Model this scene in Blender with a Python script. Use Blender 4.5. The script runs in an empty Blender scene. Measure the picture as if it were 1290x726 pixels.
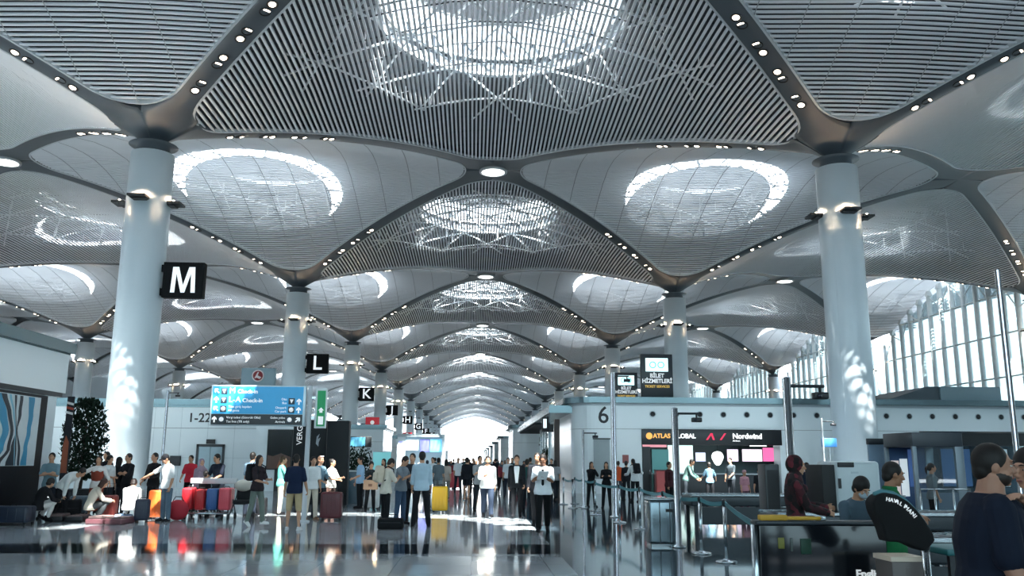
import bpy, bmesh, math, random
import numpy as np
from mathutils import Vector, Matrix
random.seed(7)
SC = bpy.context.scene
COL = SC.collection
PI = math.pi
# ------------------------------------------------------------------ camera (pinhole solved from the column grid)
FPX, PITCH, YAW, ROLL, HC = 1083.7, 0.198398, 0.043279, 0.00607, 1.63
def cam_axes():
    cy, sy, cp, sp, cr, sr = math.cos(YAW), math.sin(YAW), math.cos(PITCH), math.sin(PITCH), math.cos(ROLL), math.sin(ROLL)
    f = Vector((sy*cp, cy*cp, sp)); r0 = Vector((cy, -sy, 0)); u0 = r0.cross(f)
    return r0*cr + u0*sr, -r0*sr + u0*cr, f
CR, CU, CF = cam_axes()
cam_d = bpy.data.cameras.new('camera'); cam = bpy.data.objects.new('camera', cam_d); COL.objects.link(cam)
cam_d.sensor_fit = 'HORIZONTAL'; cam_d.sensor_width = 36.0; cam_d.lens = FPX/1290*36; cam_d.clip_end = 2000
m3 = Matrix((CR, CU, -CF)).transposed()
cam.matrix_world = Matrix.Translation((0, 0, HC)) @ m3.to_4x4()
SC.camera = cam
def ray(px, py): return CR*((px-645)/FPX) + CU*((363-py)/FPX) + CF
def at(px, py, Y):                       # point seen at a pixel, on the plane at depth Y
    d = ray(px, py); return Vector((0, 0, HC)) + d*(Y/d.y)
def fl(px, py):                          # floor point seen at a pixel
    d = ray(px, py); return Vector((0, 0, HC)) + d*(-HC/d.z)
def Xat(px, Y, z=1.0):                   # world X of a pixel column at depth Y and height z
    py = 582.0
    for _ in range(4):
        p = at(px, py, Y); py -= (z-p.z)*FPX/Y
    return at(px, py, Y).x
# ------------------------------------------------------------------ materials
MATS = {}
def mat(name, col, rough=0.5, metal=0.0, noise=0.06, scale=6.0, spec=0.5, emit=None, estr=0.0, coat=0.0, bump=0.0):
    if name in MATS: return MATS[name]
    m = bpy.data.materials.new(name); m.use_nodes = True; nt = m.node_tree; b = nt.nodes['Principled BSDF']
    c = (*col, 1.0)
    b.inputs['Roughness'].default_value = rough; b.inputs['Metallic'].default_value = metal
    b.inputs['Specular IOR Level'].default_value = spec; b.inputs['Coat Weight'].default_value = coat
    if emit is not None:
        b.inputs['Emission Color'].default_value = (*emit, 1); b.inputs['Emission Strength'].default_value = estr
    tc = nt.nodes.new('ShaderNodeTexCoord'); n = nt.nodes.new('ShaderNodeTexNoise'); n.inputs['Scale'].default_value = scale
    n.inputs['Detail'].default_value = 3.0
    mr = nt.nodes.new('ShaderNodeMapRange'); mr.inputs[3].default_value = 1-noise; mr.inputs[4].default_value = 1+noise
    mx = nt.nodes.new('ShaderNodeVectorMath'); mx.operation = 'SCALE'; mx.inputs[0].default_value = col
    nt.links.new(tc.outputs['Object'], n.inputs['Vector']); nt.links.new(n.outputs['Fac'], mr.inputs[0])
    nt.links.new(mr.outputs[0], mx.inputs['Scale']); nt.links.new(mx.outputs[0], b.inputs['Base Color'])
    if bump > 0:
        bp = nt.nodes.new('ShaderNodeBump'); bp.inputs['Strength'].default_value = bump; bp.inputs['Distance'].default_value = 0.02
        nt.links.new(n.outputs['Fac'], bp.inputs['Height']); nt.links.new(bp.outputs[0], b.inputs['Normal'])
    MATS[name] = m; return m
def glass_mat(name, tint=(0.8, 0.86, 0.9), refl=0.12, rough=0.02):
    if name in MATS: return MATS[name]
    m = bpy.data.materials.new(name); m.use_nodes = True; nt = m.node_tree; nt.nodes.clear()
    o = nt.nodes.new('ShaderNodeOutputMaterial'); t = nt.nodes.new('ShaderNodeBsdfTransparent'); g = nt.nodes.new('ShaderNodeBsdfGlossy')
    t.inputs[0].default_value = (*tint, 1); g.inputs['Roughness'].default_value = rough
    fr = nt.nodes.new('ShaderNodeLayerWeight'); fr.inputs[0].default_value = 0.35
    ma = nt.nodes.new('ShaderNodeMath'); ma.operation = 'MULTIPLY_ADD'; ma.inputs[1].default_value = 0.5; ma.inputs[2].default_value = refl*0.4
    mx = nt.nodes.new('ShaderNodeMixShader'); L = nt.links.new
    L(fr.outputs['Fresnel'], ma.inputs[0]); L(ma.outputs[0], mx.inputs[0]); L(t.outputs[0], mx.inputs[1]); L(g.outputs[0], mx.inputs[2]); L(mx.outputs[0], o.inputs[0])
    MATS[name] = m; return m
# ------------------------------------------------------------------ mesh building
class MB:
    """collects vertices and faces (with a material slot index) for ONE mesh object"""
    def __init__(s): s.v = []; s.f = []; s.mi = []; s.sm = []
    def add(s, vs, fs, mi=0, smooth=False):
        o = len(s.v); s.v += [tuple(v) for v in vs]; s.f += [tuple(i+o for i in f) for f in fs]
        s.mi += [mi]*len(fs); s.sm += [smooth]*len(fs); return s
    def box(s, x0, x1, y0, y1, z0, z1, mi=0, M=None):
        vs = [(x, y, z) for z in (z0, z1) for y in (y0, y1) for x in (x0, x1)]
        if M is not None: vs = [M @ Vector(v) for v in vs]
        return s.add(vs, [(0, 2, 3, 1), (4, 5, 7, 6), (0, 1, 5, 4), (1, 3, 7, 5), (3, 2, 6, 7), (2, 0, 4, 6)], mi)
    def rbox(s, x0, x1, y0, y1, z0, z1, r=0.03, mi=0, M=None, seg=3):
        bm = bmesh.new(); bmesh.ops.create_cube(bm, size=1.0)
        for v in bm.verts: v.co = Vector(((x0+x1)/2+v.co.x*(x1-x0), (y0+y1)/2+v.co.y*(y1-y0), (z0+z1)/2+v.co.z*(z1-z0)))
        bmesh.ops.bevel(bm, geom=bm.edges[:], offset=min(r, (x1-x0)*.49, (y1-y0)*.49, (z1-z0)*.49), segments=seg, profile=.5, affect='EDGES')
        if M is not None: bmesh.ops.transform(bm, matrix=M, verts=bm.verts)
        bm.verts.index_update()
        s.add([v.co[:] for v in bm.verts], [[v.index for v in f.verts] for f in bm.faces], mi, True); bm.free(); return s
    def tube(s, pts, r, n=10, mi=0, cap=True, smooth=True):
        pts = [Vector(p) for p in pts]; rs = r if isinstance(r, (list, tuple)) else [r]*len(pts)
        vs = []; fs = []; N = len(pts); ref = None
        for i, p in enumerate(pts):
            t = (pts[min(i+1, N-1)]-pts[max(i-1, 0)]); t = t.normalized() if t.length > 1e-9 else Vector((0, 0, 1))
            if ref is None:
                ref = Vector((1, 0, 0)) if abs(t.x) < .8 else Vector((0, 1, 0))
            a = (ref - t*ref.dot(t)).normalized(); b = t.cross(a); ref = a
            for j in range(n):
                q = 2*PI*j/n; vs.append(p + (a*math.cos(q)+b*math.sin(q))*rs[i])
        for i in range(N-1):
            for j in range(n): fs.append((i*n+j, i*n+(j+1) % n, (i+1)*n+(j+1) % n, (i+1)*n+j))
        if cap: fs += [tuple(range(n-1, -1, -1)), tuple((N-1)*n+j for j in range(n))]
        return s.add(vs, fs, mi, smooth)
    def lathe(s, prof, n=24, mi=0, M=None, smooth=True, cap=True):
        vs = [Vector((r*math.cos(2*PI*j/n), r*math.sin(2*PI*j/n), z)) for r, z in prof for j in range(n)]
        if M is not None: vs = [M @ v for v in vs]
        fs = [(i*n+j, i*n+(j+1) % n, (i+1)*n+(j+1) % n, (i+1)*n+j) for i in range(len(prof)-1) for j in range(n)]
        if cap: fs += [tuple(range(n-1, -1, -1)), tuple((len(prof)-1)*n+j for j in range(n))]
        return s.add(vs, fs, mi, smooth)
    def prism(s, poly, y0, y1, mi=0, M=None, smooth=False):       # polygon in x,z extruded along y
        n = len(poly); vs = [(x, y0, z) for x, z in poly]+[(x, y1, z) for x, z in poly]
        if M is not None: vs = [M @ Vector(v) for v in vs]
        fs = [tuple(range(n)), tuple(range(2*n-1, n-1, -1))]
        s.add(vs, fs, mi); o = len(s.v)-2*n
        k = [(o+i, o+n+i, o+n+(i+1) % n, o+(i+1) % n) for i in range(n)]
        s.f += k; s.mi += [mi]*n; s.sm += [smooth]*n; return s
    def ball(s, c, r, mi=0, n=16, m=10, M=None):
        rx, ry, rz = r if isinstance(r, (tuple, list)) else (r, r, r)
        vs = []; fs = []
        for i in range(m+1):
            th = PI*i/m
            for j in range(n):
                q = 2*PI*j/n; vs.append(Vector((c[0]+rx*math.sin(th)*math.cos(q), c[1]+ry*math.sin(th)*math.sin(q), c[2]+rz*math.cos(th))))
        if M is not None: vs = [M @ v for v in vs]
        for i in range(m):
            for j in range(n):
                q = (i*n+j, (i+1)*n+j, (i+1)*n+(j+1) % n, i*n+(j+1) % n)
                fs.append(q)
        return s.add(vs, fs, mi, True)
    def mesh(s, name, mats):
        me = bpy.data.meshes.new(name); me.from_pydata([tuple(v) for v in s.v], [], s.f)
        for m in (mats if isinstance(mats, (list, tuple)) else [mats]): me.materials.append(m)
        me.polygons.foreach_set('material_index', s.mi); me.polygons.foreach_set('use_smooth', s.sm); me.update(); me.validate()
        return me
    def build(s, name, mats, parent=None, loc=None, rz=0.0, recenter=False):
        if recenter and s.v:
            xs = np.array(s.v); c = np.array([(xs[:, 0].min()+xs[:, 0].max())/2, (xs[:, 1].min()+xs[:, 1].max())/2, xs[:, 2].min()])
            s.v = [tuple(v) for v in (xs-c)]; loc = Vector(c) + (Vector(loc) if loc is not None else Vector((0, 0, 0)))
        return put(name, s.mesh(name, mats), parent, loc, rz)
def put(name, me, parent=None, loc=None, rz=0.0):
    o = bpy.data.objects.new(name, me); COL.objects.link(o)
    if parent is not None: o.parent = parent
    if loc is not None: o.location = loc
    if rz: o.rotation_euler = (0, 0, rz)
    return o
def tag(o, label=None, cat=None, group=None, kind=None):
    if label: o['label'] = label
    if cat: o['category'] = cat
    if group: o['group'] = group
    if kind: o['kind'] = kind
    return o
def thing(name, label, cat, loc=(0, 0, 0), rz=0.0, group=None):
    o = bpy.data.objects.new(name, None); COL.objects.link(o); o.location = loc; o.rotation_euler = (0, 0, rz)
    o.empty_display_size = .2
    return tag(o, label, cat, group)
def copy_tree(o, loc=None, rz=None, label=None, parent=None):
    c = o.copy(); COL.objects.link(c)
    if parent is not None: c.parent = parent
    if loc is not None: c.location = loc
    if rz is not None: c.rotation_euler = (0, 0, rz)
    if label: c['label'] = label
    for ch in CHILD.get(o.name, [x for x in o.children]): copy_tree(ch, parent=c)
    return c
CHILD = {}
def struct(o): o['kind'] = 'structure'; return o
def text_mb(s, size, depth=0.01, align='CENTER', bold=0.0):
    """lettering as a mesh in the x,z plane facing -y; size = capital height"""
    cu = bpy.data.curves.new('lettering', 'FONT'); cu.body = s; cu.align_x = align; cu.align_y = 'CENTER'
    cu.size = size/0.70; cu.extrude = depth/2; cu.offset = bold; cu.resolution_u = 3
    o = bpy.data.objects.new('lettering', cu); COL.objects.link(o)
    dg = bpy.context.evaluated_depsgraph_get(); me = bpy.data.meshes.new_from_object(o.evaluated_get(dg))
    vs = [(v.co.x, -v.co.z, v.co.y) for v in me.vertices]; fs = [tuple(p.vertices) for p in me.polygons]
    bpy.data.objects.remove(o); bpy.data.curves.remove(cu); bpy.data.meshes.remove(me)
    return vs, fs
def add_text(mb, s, size, x=0, y=0, z=0, mi=0, align='CENTER', depth=0.01, bold=0.0, M=None, sx=1.0):
    vs, fs = text_mb(s, size, depth, align, bold)
    vs = [Vector((v[0]*sx+x, v[1]+y, v[2]+z)) for v in vs]
    if M is not None: vs = [M @ v for v in vs]
    mb.add(vs, fs, mi); return mb
# ------------------------------------------------------------------ vaulted ceiling
XC, AX, BY, Y0 = 1.152, 17.129, 18.0, 41.037        # aisle centre, half bay width, half bay length, first column row
ZC, ZL, EXP = 16.95, 22.13, 1.8
RIBD, RIBR = 0.62, 3.0
SLAT_P, SLAT_W, SLAT_D = 0.25, 0.118, 0.085
M_slat = mat('ceiling_slat_grey', (0.66, 0.70, 0.74), 0.45, 0.0, 0.03, 1.5)
M_rib = mat('rib_dark_grey', (0.062, 0.078, 0.092), 0.45, 0.0, 0.04, 1.0)
M_rim = mat('rim_pale_metal', (0.5, 0.54, 0.57), 0.4, 0.3, 0.03, 2.0)
M_void = mat('roof_void_dark', (0.030, 0.036, 0.044), 0.9, 0.0, 0.2, 0.7)
M_white = mat('white_steel', (0.78, 0.80, 0.81), 0.45, 0.0, 0.03, 2.0)
M_drum = mat('drum_grey', (0.12, 0.14, 0.16), .6)
M_glass = glass_mat('skylight_glass', (0.88, 0.93, 0.96), 0.06)
M_frost = bpy.data.materials.new('frosted_glass'); M_frost.use_nodes = True; _n = M_frost.node_tree; _n.nodes.clear()
_o = _n.nodes.new('ShaderNodeOutputMaterial'); _t = _n.nodes.new('ShaderNodeBsdfTransparent'); _t.inputs[0].default_value = (.075, .085, .095, 1); _l = _n.nodes.new('ShaderNodeBsdfTranslucent'); _l.inputs[0].default_value = (.11, .12, .13, 1)
_m = _n.nodes.new('ShaderNodeMixShader'); _m.inputs[0].default_value = .75; _n.links.new(_t.outputs[0], _m.inputs[1]); _n.links.new(_l.outputs[0], _m.inputs[2]); _n.links.new(_m.outputs[0], _o.inputs[0])
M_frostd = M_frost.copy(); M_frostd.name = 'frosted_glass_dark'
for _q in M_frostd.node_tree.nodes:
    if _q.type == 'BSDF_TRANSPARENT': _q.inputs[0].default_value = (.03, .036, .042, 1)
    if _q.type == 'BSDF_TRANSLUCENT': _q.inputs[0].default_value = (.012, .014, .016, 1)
M_disc = mat('lamp_disc', (0.9, 0.9, 0.9), 0.4, emit=(1.0, 0.97, 0.92), estr=4.0)
def f_up(u): return ZC + (ZL-ZC)*(1-abs(u)**EXP)
def surf(u, v):                          # u runs between the two columns, v between the two lamps
    q = 1-(math.sqrt(u*u+.02)+math.sqrt(v*v+.02)-.06)
    return f_up(u) + 0.9*max(0.0, q)**1.3
def half_len(c, a, b):                   # half length of the rounded diamond at offset c (c across axis a, length on axis b)
    n = math.hypot(1/a, 1/b); k = 1-(RIBD+RIBR)*n; nx = (1/a)/n; c = abs(c)
    if c < RIBR*nx: return b*k+math.sqrt(max(0, RIBR**2-c*c))
    if c > a*k+RIBR*nx:
        q = RIBR**2-(c-a*k)**2; return math.sqrt(q) if q > 0 else 0
    return b*(1-RIBD*n-c/a)
def slat_mesh(kind, sparse=None):
    mb = MB(); a, b = (AX, BY) if kind == 'A' else (BY, AX)
    # slats of A run along Y at fixed x; slats of B run along X at fixed y.  c = fixed coord along the column axis u
    n = int(a/SLAT_P)
    for i in range(-n, n+1):
        c = i*SLAT_P; L = half_len(c, a, b)
        if L < 0.3 or (sparse is not None and i % 2 and c < sparse): continue
        m = max(3, int(L/1.3)); ts = [-L+2*L*j/m for j in range(m+1)]
        vs = []
        for t in ts:
            z = surf(c/a, t/b)
            for dx, dz in ((-SLAT_W/2, 0), (SLAT_W/2, 0), (SLAT_W/2, SLAT_D), (-SLAT_W/2, SLAT_D)):
                vs.append((c+dx, t, z+dz) if kind == 'A' else (t, c+dx, z+dz))
        fs = [(j*4+k, j*4+(k+1) % 4, j*4+4+(k+1) % 4, j*4+4+k) for j in range(m) for k in range(4)]
        mb.add(vs, fs)
    return mb.mesh('ceiling', M_slat)
def outline(kind, n=160):
    a, b = (AX, BY) if kind == 'A' else (BY, AX)
    nn = math.hypot(1/a, 1/b); k = 1-(RIBD+RIBR)*nn; pts = []
    corners = [(a*k, 0), (0, b*k), (-a*k, 0), (0, -b*k)]
    ang = math.atan2(1/b, 1/a)
    rng = [(-ang, ang), (ang, PI-ang), (PI-ang, PI+ang), (PI+ang, 2*PI-ang)]
    for (cx, cy), (a0, a1) in zip(corners, rng):
        for j in range(13):
            q = a0+(a1-a0)*j/12; pts.append((cx+RIBR*math.cos(q), cy+RIBR*math.sin(q)))
    out = []
    for i, p in enumerate(pts):
        q = pts[(i+1) % len(pts)]; d = math.hypot(q[0]-p[0], q[1]-p[1]); m = max(1, int(d/0.9))
        for j in range(m): out.append((p[0]+(q[0]-p[0])*j/m, p[1]+(q[1]-p[1])*j/m))
    return [(u, v, surf(u/a, v/b)) for u, v in out], a, b
def rim_mesh(kind):
    pts, a, b = outline(kind); mb = MB(); N = len(pts); vs = []
    for i, p in enumerate(pts):
        q = pts[(i+1) % N]; r = pts[i-1]; t = Vector((q[0]-r[0], q[1]-r[1], 0)).normalized(); n = Vector((t.y, -t.x, 0))
        for d, dz in ((-.05, -.05), (.06, -.05), (.06, .16), (-.05, .16)):
            w = Vector((p[0], p[1], p[2]))+n*d; vs.append((w.x, w.y, w.z+dz))
    fs = [(i*4+k, i*4+(k+1) % 4, ((i+1) % N)*4+(k+1) % 4, ((i+1) % N)*4+k) for i in range(N) for k in range(4)]
    if kind == 'B': vs = [(y, x, z) for x, y, z in vs]
    return mb.add(vs, fs).mesh('panel_rim', M_rim)
HOLE_R = 6.5
OFF = {'A': 0.0, 'B': 2.5}               # skylight offset along Y
ZMID = surf(0, 0)
ZGL = 26.0
def diamond_r(th, a, b): return 1.0/(abs(math.cos(th))/a+abs(math.sin(th))/b)
def shell_mesh(kind):
    a, b = AX, BY; nt, nr = 72, 7; mb = MB(); vs = []; c = OFF[kind]
    for lay in (0, 0.35):
        for j in range(nt):
            th = 2*PI*j/nt; ro = diamond_r(th, a, b); si = math.sin(th); rh = c*si+math.sqrt(HOLE_R**2-(c*math.cos(th))**2)
            for i in range(nr+1):
                r = rh+(ro-rh)*i/nr; x, y = r*math.cos(th), r*math.sin(th)
                z = (surf(x/a, y/b) if kind == 'A' else surf(y/b, x/a))+0.42+1.9*(1-i/nr)**1.2; vs.append((x, y, z+lay))
    N = nt*(nr+1); fs = []
    for j in range(nt):
        k = (j+1) % nt
        for i in range(nr):
            q = (j*(nr+1)+i, j*(nr+1)+i+1, k*(nr+1)+i+1, k*(nr+1)+i); fs.append(q); fs.append(tuple(N+x for x in q[::-1]))
        fs.append((j*(nr+1), k*(nr+1), N+k*(nr+1), N+j*(nr+1)))
    return mb.add(vs, fs).mesh('roof_shell', M_void)
DISC = {'A': (-1.35, 5.15), 'B': (1.0, 5.4)}     # frosted middle: offset from the skylight centre, radius
def skylight_frame(kind):
    mb = MB(); z0 = ZMID+1.2
    mb.lathe([(HOLE_R, z0), (HOLE_R+.15, z0), (HOLE_R+.15, ZGL+.12), (HOLE_R, ZGL+.12), (HOLE_R, z0)], 64, 1, cap=False)
    for zz in (z0+.05, (z0+ZGL)/2): mb.lathe([(HOLE_R-.16, zz), (HOLE_R, zz), (HOLE_R, zz+.12), (HOLE_R-.16, zz+.12), (HOLE_R-.16, zz)], 64, cap=False)
    dy, dr = DISC[kind]; M = Matrix.Translation((0, dy, 0))
    mb.lathe([(dr, ZGL-.12), (dr+.12, ZGL-.12), (dr+.12, ZGL+.06), (dr, ZGL+.06), (dr, ZGL-.12)], 56, 0, M, cap=False)
    for j in range(20):
        q = 2*PI*j/20; cx, cy = math.cos(q), math.sin(q); B = -2*0; bq = -dy*cy
        r0 = dy*cy+math.sqrt(max(0, dr*dr-(dy*cx)**2))
        if HOLE_R-r0 > .2: mb.box(r0-.02, HOLE_R+.02, -.055, .055, ZGL-.12, ZGL+.04, M=Matrix.Rotation(q, 4, 'Z'))
    for j in range(20):
        a0, a1 = 2*PI*j/20, 2*PI*(j+1)/20
        mb.tube([(6.45*math.cos(a0), 6.45*math.sin(a0), z0), (6.45*math.cos(a1), 6.45*math.sin(a1), ZGL)], .05, 6)
    for d in (0, PI/3, 2*PI/3):
        for o in (-2.6, 0, 2.6):
            L = math.sqrt(dr*dr-o*o); mb.box(-L, L, o-.06, o+.06, ZGL-.14, ZGL-.02, M=M @ Matrix.Rotation(d, 4, 'Z'))
    mb.v = [(x, y+OFF[kind], z) for x, y, z in mb.v]
    return mb.mesh('skylight_frame', [M_white, M_drum])
def skylight_glass(kind):
    dy, dr = DISC[kind]; n = 64; vs = []; c = OFF[kind]
    for j in range(n):
        q = 2*PI*j/n; cx, cy = math.cos(q), math.sin(q); r0 = min(HOLE_R-.01, dy*cy+math.sqrt(max(0, dr*dr-(dy*cx)**2)))
        vs += [(r0*cx, r0*cy+c, ZGL), (HOLE_R*cx, HOLE_R*cy+c, ZGL)]
    return MB().add(vs, [(2*j, 2*j+1, (2*j+3) % (2*n), (2*j+2) % (2*n)) for j in range(n)]).mesh('skylight_glass', M_glass)
def skylight_centre(kind, m):
    dy, dr = DISC[kind]; return MB().lathe([(dr, ZGL), (.02, ZGL+.15)], 48, 0, Matrix.Translation((0, dy+OFF[kind], 0)), cap=False).mesh('skylight_centre', m)
def truss_mesh(kind):
    a, b = (AX, BY) if kind == 'A' else (BY, AX); mb = MB()
    for d in (0, PI/3, 2*PI/3):
        dx, dy = math.cos(d), math.sin(d)
        for o in np.arange(-8, 8.1, 4.0):
            ts = np.linspace(-11, 11, 23); run = []
            for t in ts:
                x, y = dx*t-dy*o, dy*t+dx*o; q = abs(x)/a+abs(y)/b
                if q < .74: run.append((x, y, surf(x/a, y/b)+1.05-.5*q))
            if len(run) > 2:
                for p, q in zip(run[:-1], run[1:]): mb.tube([p, q], .06, 6, cap=False)
                for p in run[1:-1:3]: mb.tube([p, (p[0], p[1], p[2]+.9)], .04, 5, cap=False)
    vs = mb.v
    if kind == 'B': mb.v = [(y, x, z) for x, y, z in vs]
    return mb.mesh('roof_truss', M_white)
ME = {}
for K in 'AB':
    ME[K] = (slat_mesh(K), rim_mesh(K), shell_mesh(K), truss_mesh(K))
SKY = {K: (skylight_frame(K), skylight_glass(K), skylight_centre(K, M_frost if K == 'B' else M_frostd), shell_mesh(K)) for K in 'AB'}
OFF['B'] = 1.2; SKY['C'] = (skylight_frame('B'), skylight_glass('B'), skylight_centre('B', M_glass), shell_mesh('B')); OFF['B'] = 2.5; OFF['A'] = 2.3; DISC['A'] = (-1.45, 5.0); SKY['E'] = (skylight_frame('A'), skylight_glass('A'), skylight_centre('A', M_frostd), shell_mesh('A')); OFF['A'] = 0.0; DISC['A'] = (-1.35, 5.15); SKY['D'] = (SKY['A'][0], SKY['A'][1], skylight_centre('A', M_glass), SKY['A'][3])  # unseen near skylights shaped to aim sun patches; far clear ones brighten the vaults
M_line = mat('carrier_grey', (0.30, 0.33, 0.36), .5)
def carrier_mesh(kind):                  # carriers crossing the slats
    a, b = (AX, BY) if kind == 'A' else (BY, AX); mb = MB()
    for i in range(-7, 8):
        c = i*2.2; L = half_len(c, b, a)
        if L < 1: continue
        m = max(6, int(L/1.2)); vs = []
        for j in range(m+1):
            t = -L+2*L*j/m; z = surf(t/a, c/b)
            z0, z1 = (z+SLAT_D, z+SLAT_D+.05) if kind == 'A' else (z-.010, z+.002); w = .022
            for d, zz in ((-w, z0), (w, z0), (w, z1), (-w, z1)): vs.append((t, c+d, zz) if kind == 'A' else (c+d, t, zz))
        mb.add(vs, [(j*4+k, j*4+(k+1) % 4, j*4+4+(k+1) % 4, j*4+4+k) for j in range(m) for k in range(4)])
    return mb.mesh('carrier', M_void if kind == 'A' else M_line)
CAR = {K: carrier_mesh(K) for K in 'AB'}
ME_OPEN = slat_mesh('B', 8.0)              # first row: slats thinned out of view so more sun reaches the columns
def add_bay(kind, x, y):
    o = struct(put('ceiling', ME_OPEN if (kind == 'B' and y < 30) else ME[kind][0], None, (x, y, 0)))
    put('panel_rim', ME[kind][1], o); put('roof_truss', ME[kind][3], o)
    f, g, d, sh = SKY[('C' if kind == 'B' else 'D') if (y > 180 or (kind == 'B' and y < 30)) else 'E' if y < 30 else kind]; put('roof_shell', sh, o); put('skylight_frame', f, o); put('skylight_glass', g, o); put('carrier', CAR[kind], o)
    put('skylight_centre', d, o)
NROW = 11
for k in range(-1, NROW):
    for a in (-2, -1, 0, 1):
        if k < 0 and a in (-2,): continue
        add_bay('A', XC+2*AX*a, Y0+36*k)
    for c in (-2, -1, 0, 1, 2):                 # column lines
        if c == -2 and k < 1: continue
        add_bay('B', XC+AX*(2*c-1), Y0+36*(k+.5))
def rib_mesh(sx, sy):
    mb = MB(); L = math.hypot(AX, BY); ex, ey = sx*AX/L, sy*BY/L; px, py = -ey, ex
    ss = [0.0, .25, .5, .75, 1.0, 1.3, 1.6, 1.9, 2.2, 2.6, 3.0, 3.4, 3.8]+list(np.arange(4.4, L-4.2, .85))+[L-x for x in (3.8, 3.4, 3.0, 2.6, 2.2, 1.9, 1.6, 1.3, 1.0, .75, .5, .25, 0)]
    def hw(s):
        r = RIBD+RIBR; s = min(s, L-s)
        if s >= r: return RIBD
        q = RIBR**2-(r-s)**2
        return min(s, r-math.sqrt(q)) if q > 0 else s
    vs = []; K = 9
    for s in ss:
        w = hw(s); t = s/L; hc = f_up(1-t); dip = .35*max(0, 1-s/2.8)**1.6
        for j in range(K):
            k = -1+2*j/(K-1); x = ex*s+px*w*k; y = ey*s+py*w*k
            he = max(f_up(1-abs(x)/AX) if False else ZC, 0)
            # column at the origin: A-type panels lie to +-x, B-type to +-y
            xe, ye = ex*s+px*w, ey*s+py*w
            xf, yf = ex*s-px*w, ey*s-py*w
            def gro(X, Y):
                X, Y = abs(X), abs(Y)
                return f_up(1-max(X/AX, Y/BY))
            h1 = gro(xe, ye) if k > 0 else gro(xf, yf)
            vs.append((x, y, hc+(h1-hc)*(.5+.5*k*k)-dip))
    fs = [(i*K+j, i*K+j+1, (i+1)*K+j+1, (i+1)*K+j) for i in range(len(ss)-1) for j in range(K-1)]
    # thickness: a second layer above
    n = len(vs); vs += [(x, y, z+.4) for x, y, z in vs]; fs += [tuple(n+q for q in f[::-1]) for f in fs]
    m = len(ss)
    for i in range(m-1):
        for j in (0, K-1): fs.append((i*K+j, (i+1)*K+j, n+(i+1)*K+j, n+i*K+j))
    return mb.add(vs, fs, 0, True).mesh('trim', M_rib)
RIB = {(sx, sy): rib_mesh(sx, sy) for sx in (-1, 1) for sy in (-1, 1)}
def col_x(c): return XC+AX*(2*c-1)
for k in range(-1, NROW):
    for c in (-1, 0, 1, 2):
        for s, me in RIB.items():
            if c == 2 and s[0] > 0: continue
            struct(put('trim', me, None, (col_x(c), Y0+36*k, 0)))
# round lamps where the ribs cross
def round_lamp_meshes():
    ring = MB().lathe([(.82, -.02), (.98, -.02), (1.0, .02), (1.0, .14), (.82, .14), (.82, -.02)], 40, cap=False).mesh('ring', M_rim)
    disc = MB().lathe([(.82, .0), (0.01, -.02), (.01, .1), (.82, .1), (.82, 0)], 40, cap=False).mesh('diffuser', M_disc)
    return ring, disc
RL = round_lamp_meshes()
AISLE = {-1: 'left aisle', 0: 'central aisle', 1: 'right aisle', -2: 'far left aisle'}
ORD = ['nearest', 'second', 'third', 'fourth', 'fifth', 'sixth', 'seventh', 'eighth', 'ninth', 'tenth', 'eleventh', 'twelfth']
for a in (-1, 0, 1):
    for k in range(0, 9):
        if a == 1 and k < 1: continue
        kk = k-(1 if a == 1 else 0)
        t = thing('ceiling_light', f'round white ceiling light at a rib crossing, {ORD[kk]} along the {AISLE[a]}', 'ceiling light', (XC+2*AX*a, Y0+36*(k+.5), ZL-.16), 0, 'round lights at the rib crossings')
        put('ring', RL[0], t); put('diffuser', RL[1], t)
# ------------------------------------------------------------------ columns
M_col = mat('column_blue_grey', (0.54, 0.61, 0.65), 0.32, 0.0, 0.03, 0.6)
M_black = mat('black_metal', (0.012, 0.013, 0.015), 0.45, 0.2)
M_warm = mat('warm_lamp', (1, .9, .8), .4, emit=(1.0, .70, .45), estr=380.0)
COLR = 1.02
def column_meshes():
    sh = MB().lathe([(COLR, 0), (COLR, 16.3)], 48)
    for j in range(4):                   # hairline panel joints
        q = PI/4+PI/2*j; x, y = COLR*math.cos(q), COLR*math.sin(q)
        sh.tube([(x, y, .02), (x, y, 16.28)], .008, 4)
    co = MB().lathe([(.78, 16.28), (.78, 16.7), (1.15, 16.76)], 40)
    ba = MB().lathe([(COLR+.015, 0), (COLR+.015, .25), (COLR, .26)], 48)
    br = MB().prism([(-.42, 0), (.42, 0), (.42, .10), (-.42, .10)], -.62, 0)
    br.prism([(-.3, -.08), (.3, -.08), (.42, .0), (-.42, .0)], -.3, 0)
    ln = MB().prism([(-.30, .10), (-.05, .10), (-.05, .16), (-.30, .16)], -.30, -.26).prism([(.05, .10), (.30, .10), (.30, .16), (.05, .16)], -.30, -.26)
    return sh.mesh('shaft', M_col), co.mesh('collar', M_rib), ba.mesh('base_ring', mat('steel', (.5, .52, .54), .3, .9)), br.mesh('uplight', M_black), ln.mesh('lamp', M_warm)
CM = column_meshes()
CNAME = {-1: 'far left', 0: 'left', 1: 'right', 2: 'far right'}
def column(c, k, label):
    t = thing('column', label, 'column', (col_x(c), Y0+36*k, 0)); t['kind'] = 'thing'; t['group'] = 'round vault columns'
    put('shaft', CM[0], t); put('collar', CM[1], t); put('base_ring', CM[2], t)
    for j in range(4):
        q = PI/2*j-PI/2
        u = put('uplight', CM[3], t, (COLR*.99*math.cos(q), COLR*.99*math.sin(q), 13.75), q+PI/2)
        if k < 5: put('lamp', CM[4], u)
    return t
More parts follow.
